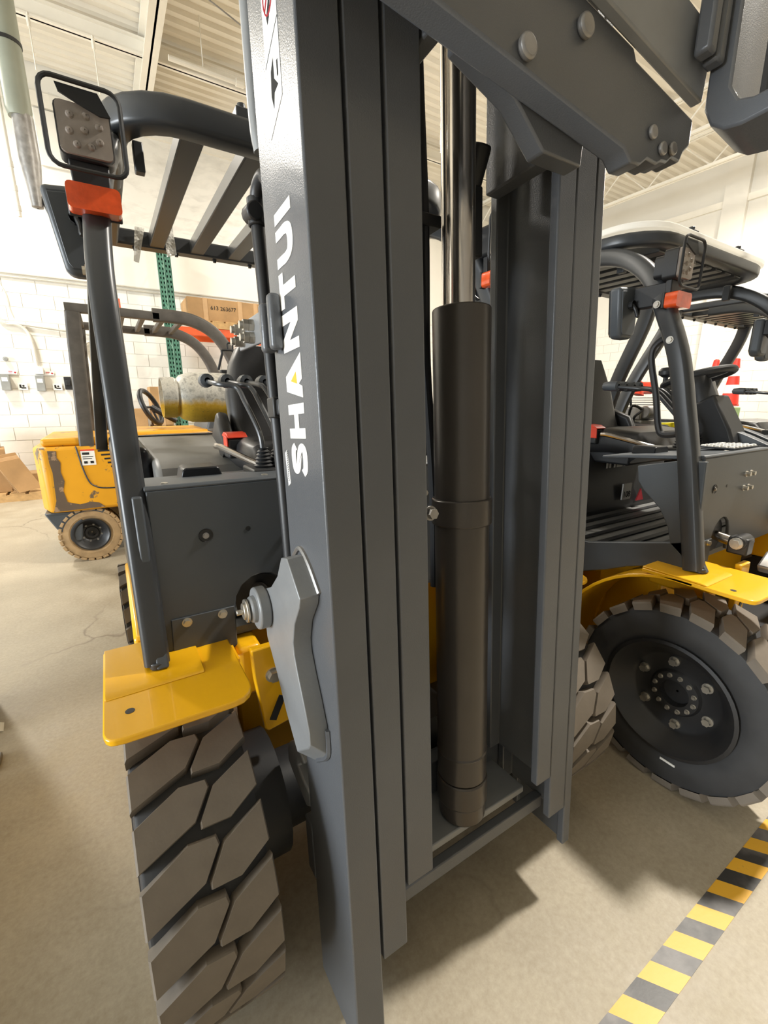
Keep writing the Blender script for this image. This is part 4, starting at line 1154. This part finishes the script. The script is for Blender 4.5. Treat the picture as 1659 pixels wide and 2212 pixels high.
# ================================================================= other forklifts
right = forklift(2.265, .617, 'dark grey forklift without a mast just right of the foreground mast', .39, .95, 1.99, number=True)
third = forklift(3.93, .74, 'dark grey forklift without a mast at the right frame edge', .39, .95, 2.0)
for tr in (right, third):
    for s in (-1, 1):
        e = mesh('rod_end', G().cyl((s * .338, .10, .905), (s * .338, .02, .892), .019, n=14), 'chrome', tr)
        mesh('clevis', G().box(s * .338 - .028, s * .338 + .028, -.045, .019, .852, .915).cyl((s * .338 - .045, -.015, .898), (s * .338 + .045, -.015, .898), .026, n=20), 'rim', tr, bevel=.006)
        mesh('clevis_pin', G().hexbolt((s * .338 - .045, -.015, .898), (-1, 0, 0), .016, .016), 'zinc', tr)
        cap = G().prism([(s * .145 - .12, .80), (s * .145 - .10, .775), (s * .145, .745), (s * .145 + .11, .775), (s * .145 + .12, .80), (s * .145 + .05, .845), (s * .145 - .05, .845)], 'y', -.20, -.05)
        mesh('hinge_block', cap, 'steel', tr, bevel=.008)
        hp = mesh('hinge_plate', G().prism([(s * .145 - .085, .795), (s * .145, .765), (s * .145 + .085, .795), (s * .145 + .03, .828), (s * .145 - .03, .828)], 'y', -.208, -.20), 'yellow', tr, bevel=.003)
        for dx in (-.055, 0, .055):
            mesh('hinge_bolt', G().hexbolt((0, 0, 0), (0, -1, 0), .012 if dx else .018, .01, False), 'yellow', hp, loc=(s * .145 + dx, -.208, .796))
mw = G()
x = 0.0
for ch in 'SHANTUI':
    w_, poly = letter_quads(ch)
    mw.prism([(.34 - (x + p[0]) * .052, 1.115 - p[1] * .055) for p in poly], 'y', -.0012, -.0004)
    x += w_ + .16
mesh('hood_lettering', xf(mw, Matrix.Translation((0, .6845, 0))), 'white', right, smooth=0)
# small engine and yellow bar on the third truck's hood
t = thing('small_engine', (3.66, 1.98, 1.214), 'small engine with cooling fins standing on the third hood', 'engine')
mesh('engine_block', G().box(-.12, .10, -.08, .08, .04, .14).cyl((-.10, -.09, .10), (.02, -.09, .10), .05, n=16), 'steel', t, bevel=.01)
for i in range(7):
    mesh('cooling_fin', G().box(-.02, .14, -.09, .09, .10 + i * .018, .106 + i * .018), 'lug', t, smooth=0)
mesh('fuel_tank', G().sweep([(-.06, 0, .235), (-.05, 0, .29), (.1, 0, .29)], rrect(.05, .035, .02), up=(0, 1, 0)), 'red', t)
mesh('crank_feet', G().box(-.14, .14, -.10, .10, 0, .04), 'steel', t, bevel=.01)
mesh('carry_handle', rod3([(-.12, 0, .12), (-.15, 0, .25), (-.08, 0, .30), (-.02, 0, .24)], .008), 'black', t)
mesh('hose_tangle', rod3([(-.16, -.05, .02), (-.20, -.08, .07), (-.15, -.1, .12), (-.22, -.06, .15), (-.18, -.02, .05), (-.24, -.05, .03)], .010), 'black', t)
tag(mesh('yellow_bar', G().box(3.44, 3.65, 1.66, 1.72, 1.2085, 1.245), 'brightyel', bevel=.005), 'bright yellow bar lying on the third hood before the small engine', 'bar')
# ================================================================= old yellow forklift
old = thing('forklift', (0, 4.52, 0), 'old worn yellow forklift with tan tyres at the left behind the front truck', 'forklift')
cw = [(-.52, .02), (-.40, 0), (.14, 0), (.14, 1.12), (-.40, 1.12), (-.52, 1.10), (-.57, .9), (-.575, .2)]
cb = mesh('counterweight', G().prism(cw, 'z', .47, 1.03), 'old_yellow', old, bevel=.03, segs=3)
mesh('counterweight_top', G().prism([(-.50, .05), (.14, .04), (.14, 1.08), (-.50, 1.07)], 'z', 1.031, 1.10), 'old_yellow', old, bevel=.025, segs=3)
mesh('lower_bumper', G().prism([(-.565, .469), (-.12, .469), (-.14, .42), (-.30, .40), (-.33, .20), (-.40, .19), (-.50, .33)], 'y', .03, 1.08), 'char', old, bevel=.01)
mesh('bare_patch', G().prism([(-.46, 1.00), (-.40, .995), (-.405, .94), (-.385, .90), (-.395, .82), (-.38, .74), (-.40, .66), (-.385, .56), (-.30, .53), (-.22, .545), (-.16, .53), (-.12, .49), (-.49, .485), (-.46, .58), (-.455, .7), (-.45, .82), (-.46, .9)], 'y', -.003, .001), M['steel'] if False else 'mudpatch', old, smooth=0)
mesh('body_panel', G().prism([(.15, 1.04), (1.25, 1.04), (1.25, .45), (.32, .45), (.28, .58), (.20, .60), (.15, .68)], 'y', .005, 1.11), 'old_yellow', old, bevel=.012)
mesh('body_lower', G().prism([(.15, .59), (.19, .585), (.27, .56), (.31, .44), (.0, .46)], 'y', .01, 1.10) if False else G().box(-.02, 1.25, .06, 1.05, .30, .44), 'char', old, bevel=.01)
mesh('hood_top', G().box(.16, .95, .10, 1.02, 1.045, 1.13), 'old_yellow', old, bevel=.03)
for i in range(5):
    mesh('louver', G().box(-.11 + i * .02, .45, -.002, .004, .975 - i * .035, .99 - i * .035), 'black', old, smooth=0)
sk = mesh('warning_sticker', G().box(-.235, -.135, -.004, .0, .865, 1.0), 'white', old, smooth=0)
mesh('sticker_header', G().box(-.235, -.135, -.006, -.0045, .988, 1.0), 'red', sk, smooth=0)
mesh('sticker_print', G().box(-.225, -.175, -.006, -.0045, .955, .975).box(-.225, -.15, -.006, -.0045, .935, .941).box(-.225, -.16, -.006, -.0045, .918, .924).box(-.22, -.195, -.006, -.0045, .88, .90).box(-.175, -.15, -.006, -.0045, .88, .90), 'mark', sk, smooth=0)
mesh('panel_seam', G().tube(smoothpath([(-.262, -.001, 1.03), (-.24, -.001, .86), (-.21, -.001, .73), (-.17, -.001, .68), (-.09, -.001, .655), (.13, -.001, .65)]), .006, 5), 'black', old)
for yy, sd in ((.11, -1), (1.01, 1)):
    for o in wheel(old, (-.255, yy, .245), .245, .17, sd, nb=26, rim=.14, tmat='tan_tyre', body='tan_tyre', nut6=False) + wheel(old, (1.05, yy + .0, .30), .30, .19, sd, nb=24, rim=.17, tmat='tan_tyre', body='tan_tyre', nut6=False):
        o.rotation_euler = (0, 0, R(90))
for yy in (.05, 1.05):
    mesh('rear_post', G().sweep(smoothpath([(-.185, yy, .99), (-.165, yy, 1.4), (-.145, yy, 1.85), (-.13, yy, 2.10)], 4), rrect(.04, .055, .018, 3), up=(0, 1, 0)) if False else G().sweep(smoothpath([(-.185, yy, .99), (-.165, yy, 1.4), (-.145, yy, 1.85), (-.13, yy, 2.10)], 4), rrect(.055, .035, .018, 3), up=(0, 1, 0)), 'oldpost', old, smooth=40)
    mesh('roof_rail', G().sweep([(-.18, yy, 2.13), (.0, yy, 2.13), (.50, yy, 2.12)], rrect(.035, .035, .01, 2), up=(0, 0, 1)), 'oldpost', old, smooth=40)
    mesh('front_leg', G().sweep(smoothpath([(.45, yy, 2.13), (.62, yy, 2.13), (.78, yy, 2.11), (.94, yy, 2.03), (1.06, yy, 1.88), (1.14, yy, 1.68), (1.24, yy, 1.3), (1.30, yy, .98)], 4), rrect(.035, .055, .02, 3), up=(0, 0, 1)), 'oldpost', old, smooth=40)
for i in range(6):
    xx = -.12 + i * .16
    mesh('roof_bar', G().box(xx, xx + .04, .08, 1.02, 2.10, 2.14), 'oldpost', old, bevel=.006)
mesh('seat', G().sweep([(.30, .55, 1.18), (.32, .55, 1.30), (.28, .55, 1.52)], rrect(.06, .22, .05), up=(0, 1, 0)) if False else G().box(-.06, .06, .33, .77, 1.135, 1.30), 'seat', old, bevel=.05, segs=4)
e1, e2, c0 = Vector((.073, .153, 0)), Vector((-.06, 0, .16)), Vector((.385, .55, 1.34))
sw = mesh('steering_wheel', G().tube([c0 + e1 * math.cos(a) + e2 * math.sin(a) for a in [2 * math.pi * i / 30 for i in range(30)]], .024, 10, closed=True), 'black', old)
mesh('wheel_spokes', G().tube([c0 - e1, c0, c0 + e1], .011, 8).tube([c0, c0 - e2], .011, 8).tube([c0, c0 + Vector((.22, 0, -.14))], [.03, .028], 12), 'black', sw)
mesh('dash_cowl', G().prism([(.80, 1.05), (.86, 1.24), (1.02, 1.24), (1.08, 1.05)], 'y', .15, .95), 'char', old, bevel=.02)
mesh('rotating_beacon', G().cyl((.18, .09, 2.15), (.18, .09, 2.24), .04, n=16), 'orange', old)
